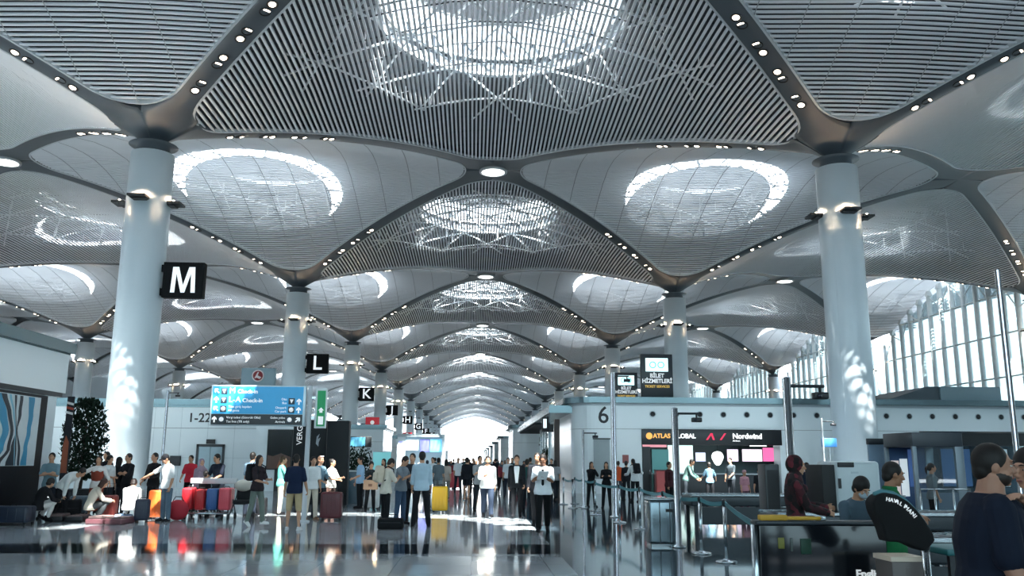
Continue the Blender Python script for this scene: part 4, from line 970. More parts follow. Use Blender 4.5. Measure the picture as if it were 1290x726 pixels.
# far left closing wall
w = struct(MB().box(-84.8, -84.3, -45, 440, 0, 26).build('wall_far_left', mat('far_wall', S('5d6c75'), .5)))

# unseen roof and walls behind the camera limit sky light; glazing added for fill
struct(MB().box(-84, XFAC+1, -46, 4.5, 27.2, 27.6).build('ceiling', M_void)); struct(MB().box(-84, XFAC+1, -46, -45.5, 0, 5.5).build('wall_rear', mat('rear_wall', S('66737b'), .6))); struct(MB().box(-84, XFAC+1, -45.8, -45.7, 5.5, 27.2).build('window_3', M_fgl))
struct(MB().box(XFAC+.2, XFAC+.6, -45.5, 5, 0, 27.2).build('wall_side', MATS['rear_wall']))
for i, (x, y) in enumerate(((10.4, 46.6), (12.6, 46.6), (14.8, 46.6), (11.5, 48.6), (13.9, 48.6))):  # fill strips added to brighten the inside of the shop
    t = thing('shop_fill_lamp', f'added white fill strip under the shop ceiling, {ORD[i]} from the left front', 'lamp', (x, y, 3.16), 0, 'fill strips added under the shop ceiling'); MB().rbox(-.6, .6, -.08, .08, 0, .13, .02).build('case', M_pan2, t); MB().box(-.57, .57, -.06, .06, -.012, 0).build('diffuser', lit('fill_white', 'f2f6f8', 9.0), t)
# ------------------------------------------------------------------ queue barriers
M_belt = mat('belt_teal', S('3f7f88'), .6, 0, .05, 10.0)
def post_meshes():
    b = MB().lathe([(.18, 0), (.18, .018), (.16, .03), (.05, .045), (.05, .06)], 28).mesh('base', M_steel)
    p = MB().lathe([(.032, .05), (.032, .92)], 18).mesh('tube', M_steel)
    h = MB().lathe([(.04, .92), (.04, 1.0), (.03, 1.015)], 18).mesh('head', M_gs)
    return b, p, h
PMH = post_meshes()
def barrier(x, y, label, nxt=None, col=None):
    t = thing('queue_barrier_post', label, 'barrier', (x, y, 0), 0, 'steel queue barrier posts')
    for n, m in zip(('base', 'tube', 'head'), PMH): put(n, m, t)
    if nxt:
        a = Vector((0, 0, .96)); b = Vector((nxt[0]-x, nxt[1]-y, nxt[2] if len(nxt) > 2 else .96)); d = (b-a).normalized(); a = a+d*.05; b = b-d*.05
        s = Vector((-d.y, d.x, 0)).normalized()*.004; mb = MB(); N = 8; vs = []
        for i in range(N+1):
            q = i/N; c = a.lerp(b, q)-Vector((0, 0, .05*4*q*(1-q)))
            vs += [c+s-Vector((0, 0, .035)), c-s-Vector((0, 0, .035)), c-s+Vector((0, 0, .035)), c+s+Vector((0, 0, .035))]
        mb.add(vs, [(i*4+k, i*4+(k+1) % 4, i*4+4+(k+1) % 4, i*4+4+k) for i in range(N) for k in range(4)]); mb.build('belt', col or M_belt, t)
    return t
BY_ = [(4.22, 14.69), (4.16, 16.05), (4.10, 18.9), (4.14, 21.75), (4.0, 23.96), (3.82, 27.4), (4.12, 29.6), (4.0, 31.9), (4.0, 34.4)]
for i, (x, y) in enumerate(BY_):
    nx = BY_[i+1] if i+1 < len(BY_) else None
    barrier(x, y, f'steel queue barrier post with teal belt, {ORD[i]} from the dark panel barrier', nx)
barrier(3.55, 31.2, 'steel queue barrier post standing aside, nearer the walking aisle', (3.5, 33.8)); barrier(3.5, 33.9, 'steel queue barrier post standing aside, behind the other aisle post')
M_yel = mat('belt_yellow', S('c99a2e'), .6)
barrier(at(957, 650, 8.6).x, 8.6, 'steel barrier post behind the left end of the dark panel')
x0, x1 = at(955, 650, 8.2).x, at(1032, 650, 8.2).x
t = thing('yellow_belt', 'folded yellow belt lying on the rail of the dark panel barrier', 'belt', ((x0+x1)/2, 8.2, 1.10)); w_ = (x1-x0)/2
MB().rbox(-w_, -w_+.26, -.06, .03, 0, .05, .012).rbox(-w_+.10, w_, -.05, .04, .005, .035, .01).build('webbing', M_yel, t); MB().rbox(w_-.04, w_+.05, -.04, .03, .0, .04, .01).build('buckle', M_steel, t)
# belt from the near post to the yellow end
t = thing('retractable_belt', 'teal barrier belt running up to the yellow belt end', 'belt', (0, 0, 0)); a = Vector((4.21, 14.6, .96)); b = Vector((at(957, 650, 8.6).x+.04, 8.66, .99)); mb = MB(); vs = []
for i in range(13):
    q = i/12; c = a.lerp(b, q)-Vector((0, 0, .03*4*q*(1-q))); vs += [c+Vector((.004, 0, -.035)), c+Vector((-.004, 0, -.035)), c+Vector((-.004, 0, .035)), c+Vector((.004, 0, .035))]
mb.add(vs, [(i*4+k, i*4+(k+1) % 4, i*4+4+(k+1) % 4, i*4+4+k) for i in range(12) for k in range(4)]).build('webbing', M_belt, t)
# dark panel barrier in the foreground
YP = 8.2; xa, xb = at(956, 700, YP).x, at(1116, 700, YP).x
t = thing('panel_barrier', 'dark smoked panel barrier with white lettering in the foreground', 'barrier', ((xa+xb)/2, YP, 0)); hw = (xb-xa)/2
MB().rbox(-hw, hw, -.04, .04, .10, 1.06, .01).build('panel', mat('panel_smoke', S('14191f'), .12, 0, .1, 2.0, .6), t)
MB().rbox(-hw-.04, hw+.04, -.08, .10, 1.06, 1.10, .015).build('top_rail', mat('rail_dark', S('2b3238'), .35), t)
for s in (-1, 1): MB().lathe([(.035, .03), (.035, 1.06)], 14, 0, Matrix.Translation((s*(hw+.03), 0, 0))).lathe([(.14, 0), (.14, .02), (.04, .035)], 20, 0, Matrix.Translation((s*(hw+.03), 0, 0))).build('post', M_steel, t)
mb = MB(); p = at(1094, 723, YP); add_text(mb, 'English', .07, p.x-(xa+xb)/2, -.046, p.z, bold=.003); mb.build('lettering', M_wlet, t)
mb = MB()
for px, py, c, w, h in ((982, 684, 0, .03, .05), (995, 686, 2, .012, .06), (1013, 688, 1, .05, .07)):  # colour blobs painted on for things seen through the reflective smoked panel
    p = at(px, py, YP); mb = MB(); mb.rbox(p.x-(xa+xb)/2-w, p.x-(xa+xb)/2+w, -.052, -.04, p.z-h, p.z+h, .01, 0); mb.build('seen_through_blob', [mat('blob_yellow', S('7d7a34'), .5), mat('blob_green', S('17402f'), .5), mat('blob_grey', S('59615e'), .5)][c], t)

# black cloth with a teal edge slung over the rail
YJ = 7.3; px = [(1094, 632), (1100, 624), (1110, 620), (1124, 623), (1138, 631), (1150, 643), (1160, 656), (1169, 670), (1172, 680), (1166, 688), (1158, 694), (1148, 690), (1136, 684), (1122, 682), (1112, 682), (1106, 662), (1097, 646)]
pts = [at(x, y, YJ) for x, y in px]; c0 = Vector((sum(p.x for p in pts)/len(pts), YJ, 0))
t = thing('jacket', 'black jacket with a teal edge and white lettering slung over a barrier post', 'jacket', c0)
mb = MB(); mb.prism([(p.x-c0.x, p.z) for p in pts], -.09, .09); o = mb.build('cloth', mat('cloth_black', S('07080a'), .9), t); remesh_later(o, .012, 14)
mb = MB(); mb.tube([(p.x-c0.x, -.015, p.z+.004) for p in pts[1:10]], .022, 8); mb.build('edge', mat('edge_teal', S('4e7f88'), .7), t)
mb = MB(); e = pts[2:8]
txt = 'HAVALIMANI'
for i, ch in enumerate(txt):
    q = .2+3.0*i/(len(txt)-1); j = int(q); f = q-j; p = e[j].lerp(e[j+1], f); d = (e[j+1]-e[j]).normalized(); n = Vector((-d.z, 0, d.x)); n = n if n.z > 0 else -n; p = p-n*.055
    add_text(mb, ch, .032, 0, 0, 0, M=Matrix.Translation((p.x-c0.x, -.095, p.z)) @ Matrix.Rotation(math.atan2(-d.z, d.x), 4, 'Y'))
mb.build('lettering', M_wlet, t)
p = at(1164, 672, 7.45); t2 = barrier(p.x, 7.45, 'steel barrier post under the black jacket, in front of the green shirted man')
xq = at(1140, 700, 7.6).x
t = thing('pale_counter', 'small cabinet with a sunlit cream top behind the jacket', 'cabinet', (xq, 7.72, 0)); MB().rbox(-.14, .14, -.16, .16, 0, .80, .01).box(-.02, .02, -.165, -.16, .1, .75).build('body', mat('cab_brown', S('6b625e'), .5), t); MB().box(-.15, .15, -.17, .17, .80, .84).build('counter_top', mat('sunlit_cream_top', S('e6d2bc'), .5), t); MB().box(-.03, .06, -.18, -.16, .3, .55).build('drawer', M_black, t)  # sunlight on the top is put into its pale colour
# ------------------------------------------------------------------ tall camera masts
def mast(px, Y, h, r, lab, arm=True):
    x = Xat(px, Y, 1.0)-(-.05 if px == 772 else 0); t = thing('camera_mast', lab, 'mast', (x, Y, 0), 0, 'steel masts with small cameras')
    MB().lathe([(r*2.2, 0), (r*2.2, .03), (r, .06), (r, h), (r*.6, h+.02)], 20).build('pole', M_steel, t)
    if arm:
        MB().tube([(0, 0, h-.10), (.50, 0, h-.10)], .022, 8).build('arm', M_gs, t); c = MB().tube([(.44, 0, h-.11), (.44, 0, h-.18)], .02, 8).rbox(.34, .54, -.06, .06, h-.27, h-.18, .02).build('camera', M_black, t)
        MB().lathe([(.03, 0), (.03, .03)], 12, 0, Matrix.Translation((.40, -.06, h-.23)) @ Matrix.Rotation(PI/2, 4, 'X')).build('lens', mat('lens_dark', (.02, .02, .03), .1), c)
mast(1000, 11.2, 2.72, .055, 'thick steel camera mast, nearest, beside the patterned headscarf'); mast(853, 17.2, 2.68, .065, 'steel camera mast in front of the shop front'); mast(772, 26.3, 4.3, .075, 'tall steel mast rising beside the ticket service boards')
mast(735, 31.0, 2.72, .045, 'thin steel camera mast by the rounded island corner'); mast(203, 39.0, 4.6, .06, 'white steel mast with camera right of the first left column')
mast(1040, 33.0, 3.3, .035, 'thin camera mast left of the white scanner'); mast(1285, 30.0, 8.6, .10, 'very tall steel mast at the right edge', False)
# ------------------------------------------------------------------ security area
t = thing('steel_bin', 'stainless steel bin cabinet standing beside the barrier line', 'bin', (Xat(834, 17.6, .4), 17.6, 0))
MB().rbox(-.30, .30, -.28, .28, .05, .88, .05).build('body', mat('bin_steel', S('7d8b92'), .25, .8), t); MB().rbox(-.31, .31, -.29, .29, .88, .92, .02).build('lid', M_steel, t); MB().box(-.27, .27, -.25, .25, 0, .05).build('base', M_steel, t); MB().box(.02, .16, -.29, -.27, .66, .72).build('slot', M_black, t)
for j in (-.1, .1): MB().box(j-.008, j+.008, -.288, -.28, .08, .86).build('joint', M_gs, t)
M_conv = mat('conveyor_dark', S('2d3439'), .4, .2)
def conveyor(x0, x1, y0, y1, h, lab):
    t = thing('conveyor_table', lab, 'conveyor', ((x0+x1)/2, (y0+y1)/2, 0)); a, b = (x1-x0)/2, (y1-y0)/2
    MB().rbox(-a, a, -b, b, h-.28, h-.04, .03).build('bed', M_conv, t); MB().box(-a, a, -b, -b+.05, h-.04, h).box(-a, a, b-.05, b, h-.04, h).build('side_rail', M_steel, t)
    mb = MB()
    for x in np.arange(-a+.08, a-.05, .16): mb.tube([(x, -b+.06, h-.035), (x, b-.06, h-.035)], .03, 8)
    mb.build('roller_bed', mat('roller_grey', S('59636a'), .3, .6), t)
    for sx in (-1, 1):
        for sy in (-1, 1): MB().box(sx*(a-.12)-.04, sx*(a-.12)+.04, sy*(b-.08)-.04, sy*(b-.08)+.04, 0, h-.28).build('leg', M_gs, t)
    MB().box(-a+.1, a-.1, -b+.02, -b+.05, .15, h-.3).build('skirt_panel', M_conv, t)
    return t
conveyor(5.3, 10.6, 21.2, 22.2, .86, 'long dark roller conveyor, farthest, in front of the shop'); conveyor(4.9, 8.8, 14.0, 15.0, .84, 'dark roller conveyor carrying the white scanner'); conveyor(4.6, 6.6, 9.6, 10.4, .82, 'dark roller conveyor behind the green shirted man')
xs, xe = Xat(1049, 14.3, 1.3), Xat(1104, 14.3, 1.3)
t = thing('baggage_scanner', 'white rounded baggage scanner on the conveyor with a black tunnel end', 'scanner', ((xs+xe)/2, 14.55, .84)); hw = (xe-xs)/2
MB().rbox(-hw, hw, -.42, .42, 0, .82, .06, seg=4).build('body', mat('scanner_white', S('b9c3c6'), .35), t); MB().rbox(-hw-.22, -hw+.01, -.36, .36, 0, .76, .02).build('tunnel', mat('tunnel_black', S('0d0f11'), .6), t)
MB().rbox(-hw+.03, -hw+.30, -.44, -.40, .72, .80, .01).build('display', M_black, t); MB().box(-hw+.02, -hw+.07, -.43, -.42, .38, .54).build('switch', M_black, t); MB().box(-.12, .0, -.43, -.42, .62, .65).build('name_plate', M_pan2, t)
t = thing('dark_cabinet', 'black equipment cabinet left of the patterned headscarf', 'cabinet', (Xat(969, 15.5, 1.2), 15.5, 0)); MB().rbox(-.13, .13, -.2, .2, 0, 1.6, .02).build('body', M_gs, t); MB().box(-.10, .10, -.205, -.2, .5, 1.5).build('door_panel', M_black, t)
# glazed booth
xs, xe = Xat(1152, 22, 1.5), Xat(1216, 22, 1.5); Wd = xe-xs
t = thing('security_booth', 'grey framed glass booth with dark header right of the scanner', 'booth', (xs, 22, 0))
MB().rbox(0, Wd, 0, 1.6, 2.05, 2.42, .02).build('header', mat('booth_header', S('343a42'), .35), t)
for x in (0, Wd-.22):
    for yv in (0, 1.5): MB().rbox(x, x+(.10 if x == 0 else .22), yv, yv+.1, 0, 2.06, .01).build('post', mat('booth_post', S('7f8a92'), .35, .3), t)
MB().box(.10, Wd-.22, .04, .06, .9, 2.05).build('pane', M_glz, t); MB().box(.10, Wd-.22, .02, .08, 0, .9).build('lower_panel', mat('booth_low', S('4f6271'), .3), t)
MB().box(.1, Wd-.22, 1.52, 1.56, 0, 2.05).build('back_panel', mat('booth_back', S('35507a'), .4), t)
for x, z, c in ((.14, 1.2, 'd8c9c6'), (.38, 1.25, 'dfe6ea'), (.62, 1.5, '3e5a8c')): MB().box(x, x+.2, 1.49, 1.52, z-.5, z+.5).build('poster', lit('pst_'+c, c, .35), t)
t = thing('screen_wall', 'blue grey partition panels left of the booth', 'partition', (Xat(1107, 24, 1.2), 24.5, 0)); Wp = Xat(1150, 24, 1.2)-Xat(1107, 24, 1.2)
for i in range(2): MB().rbox(i*Wp/2+.01, (i+1)*Wp/2-.01, 0, .1, 0, 2.15+.15*i, .01).build('panel', mat('part_blue', S('7c93a6'), .35), t)
MB().rbox(.0, Wp*.48, -.03, .12, 2.15, 2.32, .01).build('header', M_gs, t)
t = thing('barrier_gate', 'steel framed gate with upright posts in front of the booth', 'gate', (Xat(1185, 20.5, 1), 20.5, 0))
for x in (-.5, -.15, .3, .7): MB().lathe([(.025, 0), (.025, 1.05)], 12, 0, Matrix.Translation((x, 0, 0))).build('post', M_steel, t)
MB().tube([(-.5, 0, 1.03), (.7, 0, 1.03)], .02, 8).build('rail', M_steel, t)
# teal topped table at the right
xa, xb = at(1172, 690, 8.3).x, at(1232, 690, 8.3).x
t = thing('tray_table', 'low table with a teal top at the lower right', 'table', ((xa+xb)/2, 8.3, 0)); a = (xb-xa)/2
MB().rbox(-a, a, -.3, .3, .80, .86, .02).build('table_top', mat('top_teal', S('2e6f72'), .45), t)
for sx in (-1, 1):
    for sy in (-1, 1): MB().box(sx*(a-.06)-.025, sx*(a-.06)+.025, sy*.24-.025, sy*.24+.025, 0, .80).build('leg', M_gs, t)
# ------------------------------------------------------------------ luggage
def suitcase(label, loc, col, w=.46, h=.68, d=.28, rz=0.0, handle=.28, soft=False, group='suitcases'):
    t = thing('suitcase', label, 'suitcase', loc, math.radians(rz), group); m = mat('case_'+col, S(col), .38 if not soft else .8, 0, .06, 8.0)
    mb = MB().rbox(-w/2, w/2, -d/2, d/2, .06, h, .06, seg=4)
    if not soft:
        for j in range(5): mb.rbox(-w/2+.06+j*(w-.12)/4-.012, -w/2+.06+j*(w-.12)/4+.012, -d/2-.008, d/2+.008, .11, h-.05, .006)
    else: mb.rbox(-w/2+.05, w/2-.05, -d/2-.05, -d/2+.02, .12, h*.55, .04)
    mb.build('shell', m, t); MB().box(-w/2-.004, w/2+.004, -.012, .012, .09, h-.03).build('zip', M_gs, t)
    for sx in (-1, 1):
        for sy in (-1, 1): MB().lathe([(.028, -.016), (.028, .016)], 14, 0, Matrix.Translation((sx*(w/2-.06), sy*(d/2-.06), .030)) @ Matrix.Rotation(PI/2, 4, 'Y')).box(sx*(w/2-.06)-.02, sx*(w/2-.06)+.02, sy*(d/2-.06)-.02, sy*(d/2-.06)+.02, .04, .07).build('wheel', M_black, t)
    if handle: MB().tube([(-.11, .05, h-.02), (-.11, .05, h+handle), (.11, .05, h+handle), (.11, .05, h-.02)], .011, 8).build('handle', mat('handle_grey', S('4a4e52'), .4, .6), t)
    MB().tube([(-.08, 0, h), (-.06, 0, h+.035), (.06, 0, h+.035), (.08, 0, h)], .012, 8).build('grip', M_black, t)
    return t
def FL(px, py): p = fl(px, py); return (p.x, p.y, 0)
def G(px, Y, z=0.0): return (Xat(px, Y, .5), Y, z)
suitcase('navy blue upright suitcase at the edge of the left group', FL(178, 659), '1a2238', .36, .60, .26, 10, 0); suitcase('bright orange upright suitcase behind the navy one', G(198, 24.8), 'd8672a', .42, .78, .28, 0, .0)
suitcase('brownish red suitcase with a pale side among the left group', G(138, 24.4), '8c3b34', .40, .66, .28, 0, .30); suitcase('dark burgundy suitcase with raised handle beside the sign pole', FL(417, 656), '571d24', .58, .76, .32, 0, .16)
suitcase('white hard suitcase with a dark strap near the cardboard box', G(469, 30), 'd5d8d8', .50, .74, .30, 0, 0); suitcase('bright yellow suitcase with raised handle', FL(554, 646), 'e0ae1c', .50, .82, .32, 0, .28)
def open_case(label, loc, col, rz):
    t = thing('open_suitcase', label, 'suitcase', loc, math.radians(rz)); m = mat('case_'+col, S(col), .5)
    for s, n in ((-1, 'base'), (1, 'lid')):
        mb = MB(); x0, x1 = (s*.02, s*.48) if s > 0 else (-.48, -.02)
        mb.rbox(x0, x1, -.36, .36, 0, .14, .04).build(n, m, t)
    mb = MB(); mb.rbox(-.44, -.06, -.32, .32, .12, .20, .04).rbox(.06, .44, -.32, .32, .12, .17, .03).build('clothes', fab('6b5a58'), t)
open_case('black open suitcase lying on the floor in the left group', FL(86, 657), '15161b', 5); open_case('pinkish brown open suitcase lying on the floor left of the kneeling white figure', FL(139, 660), '6a4046', -6)
suitcase('big dark blue case lying by the left edge', (-11.42, 22.6, 0), '1f2a3c', .95, .46, .5, 0, 0); suitcase('black duffel case behind the dark blue case', (-11.35, 25.3, 0), '121318', .8, .5, .4, 20, 0, True)
suitcase('grey blue upright case in the middle of the left group', G(101, 26.6), '5b6f7c', .5, .55, .3, 0, 0)
# luggage trolley with four cases on it
def trolley(label, loc, rz):
    t = thing('luggage_trolley', label, 'trolley', loc, math.radians(rz))
    mb = MB()
    for x in (-.62, -.2, .2, .62): mb.tube([(x, -.30, .17), (x, .42, .17)], .018, 8)
    mb.tube([(-.66, -.30, .17), (.66, -.30, .17)], .02, 8).tube([(-.66, .42, .17), (.66, .42, .17)], .02, 8); mb.build('platform', M_steel, t)
    for s in (-1, 1): MB().tube([(s*.60, .42, .17), (s*.60, .50, .6), (s*.58, .56, 1.02)], .02, 8).build('upright', M_steel, t)
    MB().rbox(-.66, .66, .50, .62, .94, 1.10, .03).build('handle_bar', mat('handle_white', S('cfd3d3'), .4), t)
    for x, yv in ((-.5, -.22), (.5, -.22), (-.5, .36), (.5, .36)):
        MB().lathe([(.075, -.02), (.075, .02)], 16, 0, Matrix.Translation((x, yv, .075)) @ Matrix.Rotation(PI/2, 4, 'Y')).box(x-.03, x+.03, yv-.02, yv+.02, .10, .17).build('wheel', M_black, t)
    return t
tx, ty, _ = FL(252, 656); ty += .5; trolley('luggage trolley with a white handle bar loaded with red and blue cases', (tx, ty, 0), 0)
for dx, c, w, h, lab in ((-.50, 'b01f2a', .30, .66, 'red suitcase at the left end of the trolley'), (-.16, 'c02c30', .26, .62, 'bright red suitcase standing second on the trolley'), (.17, '3a5f96', .30, .64, 'blue suitcase standing on the trolley'), (.52, 'd4525e', .34, .66, 'coral pink suitcase at the right end of the trolley')):
    suitcase(lab, (tx+dx, ty+.02, .19), c, w, h, .44, 0, 0, group='suitcases on the trolley')
t = thing('duffel_bag', 'round deep red duffel bag leaning at the trolley front', 'bag', (tx-.62, ty-.50, 0)); MB().ball((0, 0, .27), (.30, .15, .27), n=24, m=16).build('body', mat('duffel_red', S('a01c2c'), .7), t); MB().tube([(-.15, 0, .5), (-.08, 0, .62), (.08, 0, .62), (.15, 0, .5)], .014, 8).build('handle', M_black, t)
# stroller
t = thing('stroller', 'black baby stroller with a pale sun hat beside the trolley', 'stroller', G(305, 24.6))
mb = MB(); mb.tube([(-.24, -.35, .1), (-.22, .2, .6), (-.2, .45, 1.0)], .016, 8).tube([(.24, -.35, .1), (.22, .2, .6), (.2, .45, 1.0)], .016, 8).tube([(-.2, .45, 1.0), (.2, .45, 1.0)], .018, 8).tube([(-.24, .35, .1), (-.22, -.1, .55)], .014, 8).tube([(.24, .35, .1), (.22, -.1, .55)], .014, 8); mb.build('frame', M_gs, t)
MB().rbox(-.2, .2, -.25, .2, .42, .54, .05).rbox(-.2, .2, .12, .24, .5, .95, .05).build('seat', mat('stroller_black', S('16181c'), .85), t)
MB().ball((0, .05, .92), (.24, .28, .16)).build('canopy', mat('canopy_pale', S('c3beb2'), .85), t)
for x in (-.24, .24):
    for yv in (-.35, .35): MB().lathe([(.09, -.02), (.09, .02)], 18, 0, Matrix.Translation((x*1.08, yv, .09)) @ Matrix.Rotation(PI/2, 4, 'Y')).build('wheel', M_black, t)
def bag(label, loc, col, w=.34, h=.30, d=.16, rz=0, name='handbag', cat='bag', strap=.2):
    t = thing(name, label, cat, loc, math.radians(rz)); MB().rbox(-w/2, w/2, -d/2, d/2, 0, h, .05, seg=4).build('body', fab(col), t)
    MB().tube([(-w*.3, 0, h-.02), (-w*.22, 0, h+strap), (w*.22, 0, h+strap), (w*.3, 0, h-.02)], .010, 8).build('strap', fab('17181b'), t); MB().box(-w*.4, w*.4, -d/2-.006, -d/2+.01, h*.6, h*.63).build('zip', M_gs, t)
    return t
bag('black travel bag on the floor at the feet of the phone readers', FL(492, 667), '101114', .62, .26, .32, 0, 'travel_bag', 'bag', .08); bag('pale blue bundle on the floor by the kneeling white figure', FL(155, 658), '8aa4c4', .40, .20, .3, 0, 'cloth_bundle', 'bundle', .02)
bag('black bag standing beside the stroller', G(326, 27), '17181c', .5, .5, .3)
# red luggage far down the hall
suitcase('bright red case far down the hall left of the walkers', G(573, 52), 'b23a44', .8, .95, .5, 0, 0)
# potted tree
t = thing('potted_tree', 'tall dark leafy tree in a pot behind the left group', 'tree', (Xat(102, 31, 1), 31.0, 0)); rnd = random.Random(5)
MB().lathe([(.30, 0), (.40, .55), (.44, .58), (.38, .60), (.36, .52)], 28).build('pot', mat('pot_dark', S('23262a'), .5), t)
mb = MB(); mb.tube([(0, 0, .5), (.03, .02, 1.2), (-.02, .0, 2.2), (.02, 0, 3.2)], [.06, .05, .04, .02], 10)
for i in range(18):
    z = 1.2+i*.11; q = rnd.random()*6.28; mb.tube([(0, 0, z), (.35*math.cos(q), .35*math.sin(q), z+.25), (.7*math.cos(q), .7*math.sin(q), z+.35)], [.018, .012, .006], 6)
mb.build('trunk', mat('bark', S('3b3029'), .9), t)
mb = MB()
for i in range(2600):
    z = .85+2.75*rnd.random(); rr = .78*math.sin(PI*min(1, max(.12, (z-.55)/3.3)))**.6*(rnd.random()**.5); q = rnd.random()*6.28
    c = Vector((rr*math.cos(q), rr*math.sin(q), z)); M = Matrix.Translation(c) @ Matrix.Rotation(rnd.random()*6.28, 4, 'Z') @ Matrix.Rotation(rnd.uniform(-1.2, 1.2), 4, 'X'); L = rnd.uniform(.09, .16)
    mb.add([M @ Vector(v) for v in ((0, 0, 0), (L*.35, 0, L*.5), (0, .01, L*1.2), (-L*.35, 0, L*.5))], [(0, 1, 2, 3)], 0, False)
mb.build('foliage', mat('leaf_dark', S('18291d'), .8, 0, .3, 2.0, .2), t)
def bush(label, px, Y, h):
    t = thing('potted_plant', label, 'plant', G(px, Y)); rn = random.Random(int(px)); MB().lathe([(.22, 0), (.28, .4), (.25, .42)], 20).build('pot', MATS['pot_dark'], t); mb = MB()
    for i in range(350):
        v = Vector((rn.gauss(0, 1), rn.gauss(0, 1), rn.gauss(0, 1))).normalized()*rn.random()**.4; c = Vector((v.x*.5, v.y*.5, .45+(h-.45)*.5*(1+v.z))); M = Matrix.Translation(c) @ Matrix.Rotation(rn.random()*6.28, 4, 'Z') @ Matrix.Rotation(rn.uniform(-1, 1), 4, 'X'); L = rn.uniform(.10, .18)
        mb.add([M @ Vector(q) for q in ((0, 0, 0), (L*.35, 0, L*.5), (0, .01, L*1.2), (-L*.35, 0, L*.5))], [(0, 1, 2, 3)])
    mb.build('foliage', MATS['leaf_dark'], t); MB().tube([(0, 0, .4), (0, 0, h*.7)], .03, 6).build('stem', MATS['bark'], t)
bush('dark round plant standing beyond the black totems', 442, 46, 2.3); bush('dark round plant left of the letter K', 458, 50, 2.4); bush('dark plant before the number 5 island', 689, 60, 2.6)
# ------------------------------------------------------------------ people in the photo, left to right
def PP(label, px, Y, rz, H=1.74, z=0.0, **k):
    return person(label, (Xat(px, Y, .9), Y, z), rz, H, **k)
# left group
PP('man with folded arms in a grey blue shirt leaning at the left wall', 62, 24.9, 12, 1.76, pose=ARMSX, shirt='6f8a94', pants='1d222b', face=True)
PP('person in black top and white trousers squatting at far left', 50, 23.3, 150, 1.68, pose=SQUAT, shirt='15161a', pants='c9c9c6', female=True, hstyle='full', sleeve=1.0)
PP('person in white shirt and dark trousers bending over an open suitcase', 79, 24.2, 75, 1.70, pose=BEND, shirt='d5d8d6', pants='1b1c20', sleeve=1.0)
PP('woman in beige top with long brown hair squatting by open suitcases', 115, 23.6, 120, 1.68, pose=SQUAT, shirt='b9b2a4', pants='3a3f42', female=True, hair='3a1f16', hstyle='long', sleeve=.9, shoes='cfcfcc')
PP('woman with white sleeves and a brick red dress stretching one arm', 122, 25.2, 10, 1.68, pose=dict(aR=(20, 62, 10, 0), aL=(10, 30, 30, 0)), shirt='d8d4cf', sleeve=.7, pants=None, skirt=('8c4030', .85, True), female=True, hstyle='long', hair='2a1812', face=True)
PP('woman in a white top turned sideways behind the red dress', 135, 25.8, 60, 1.70, pose=dict(aR=(30, 6, 60, 20)), shirt='ccd3d4', pants='2a3038', female=True, hstyle='full')
PP('person in black with dark hair at the foot of the left column', 147, 26.4, 150, 1.66, shirt='101115', pants='15171c', female=True, hstyle='long', sleeve=1.0)
PP('man in black with a small head visible behind the white top woman', 132, 27.6, -20, 1.82, shirt='17181c', pants='15171c')
PP('man in a black shirt with crossed arms before the left column', 160, 26.0, -30, 1.76, pose=ARMSX, shirt='141519', pants='191b20', face=True, sleeve=.6)
PP('person in white kneeling with back turned beside the navy suitcase', 165, 23.5, 190, 1.72, pose=dict(SQUAT, lean=46), shirt='e2e3e1', pants='dcdcd8', hair='241a16', sleeve=.9)
PP('man all in black standing by the orange suitcase', 193, 25.6, -25, 1.78, pose=dict(aL=(25, 6, 60, 30), aR=(15, 6, 40, 20)), shirt='121317', pants='15161b', sleeve=.8, face=True)
PP('man in white shirt and dark cap reaching sideways near the orange suitcase', 211, 24.0, -35, 1.76, pose=dict(aR=(48, 50, 8, 0), aL=(5, 10, 25, 0), head=(28, -10), lean=8), shirt='d9dbdc', pants='5a6d7c', cap='16181d', face=True)
PP('man in a bright red shirt standing behind the trolley', 239, 31.0, -8, 1.74, shirt='c02a38', pants='16171b', pose=dict(aR=(10, 14, 40, 20)), face=True)
PP('woman in a mauve headscarf behind the trolley', 252, 27.0, 30, 1.62, shirt='8f7f8c', pants='2a2c33', female=True, hijab='9a8592', sleeve=1.0, face=True)
PP('child with dark hair beside the mauve headscarf', 258, 25.6, 170, 1.28, shirt='15161a', pants='1b1c22', hstyle='full')
PP('man in a dark navy polo pushing the loaded trolley', 275, 26.3, -22, 1.78, pose=dict(PUSH, head=(8, -15)), shirt='1b2230', pants='1b1f28', face=True)
PP('man in a grey blue shirt with his back turned by the stroller', 316, 26.3, 168, 1.82, shirt='5f7585', pants='28303d', pose=dict(aL=(10, 8, 20, 0)))
W1 = PP('woman with a black backpack and olive grey trousers walking', 324, 22.1, 60, 1.66, pose=dict(lL=(14, 0, 6), lR=(-8, 0, 12), aL=(25, 6, 70, 20), aR=(20, 6, 60, 20)), shirt='2a2226', pants='6a746c', female=True, hair='1d1412', hstyle='long', shoes='d8d8d6')
PP('person in a turquoise shirt beyond the stroller', 354, 27.0, 110, 1.72, pose=dict(aR=(30, 20, 20, 0)), shirt='63b3a6', pants='d0c8b6', hair='5a4632')
PP('man in navy tee shirt and khaki shorts with back to the camera', 371, 21.2, 178, 1.74, shirt='17233c', pants='b5a07c', plen=.5, shoes='c8c8c8', pose=dict(aL=(6, 10, 12, 0), aR=(10, 12, 25, 10)))
PP('person in white tee and cream trousers partly behind the sign pole', 393, 24.9, 30, 1.70, shirt='dde0e0', pants='dcd3c2', shoes='7a5c44')
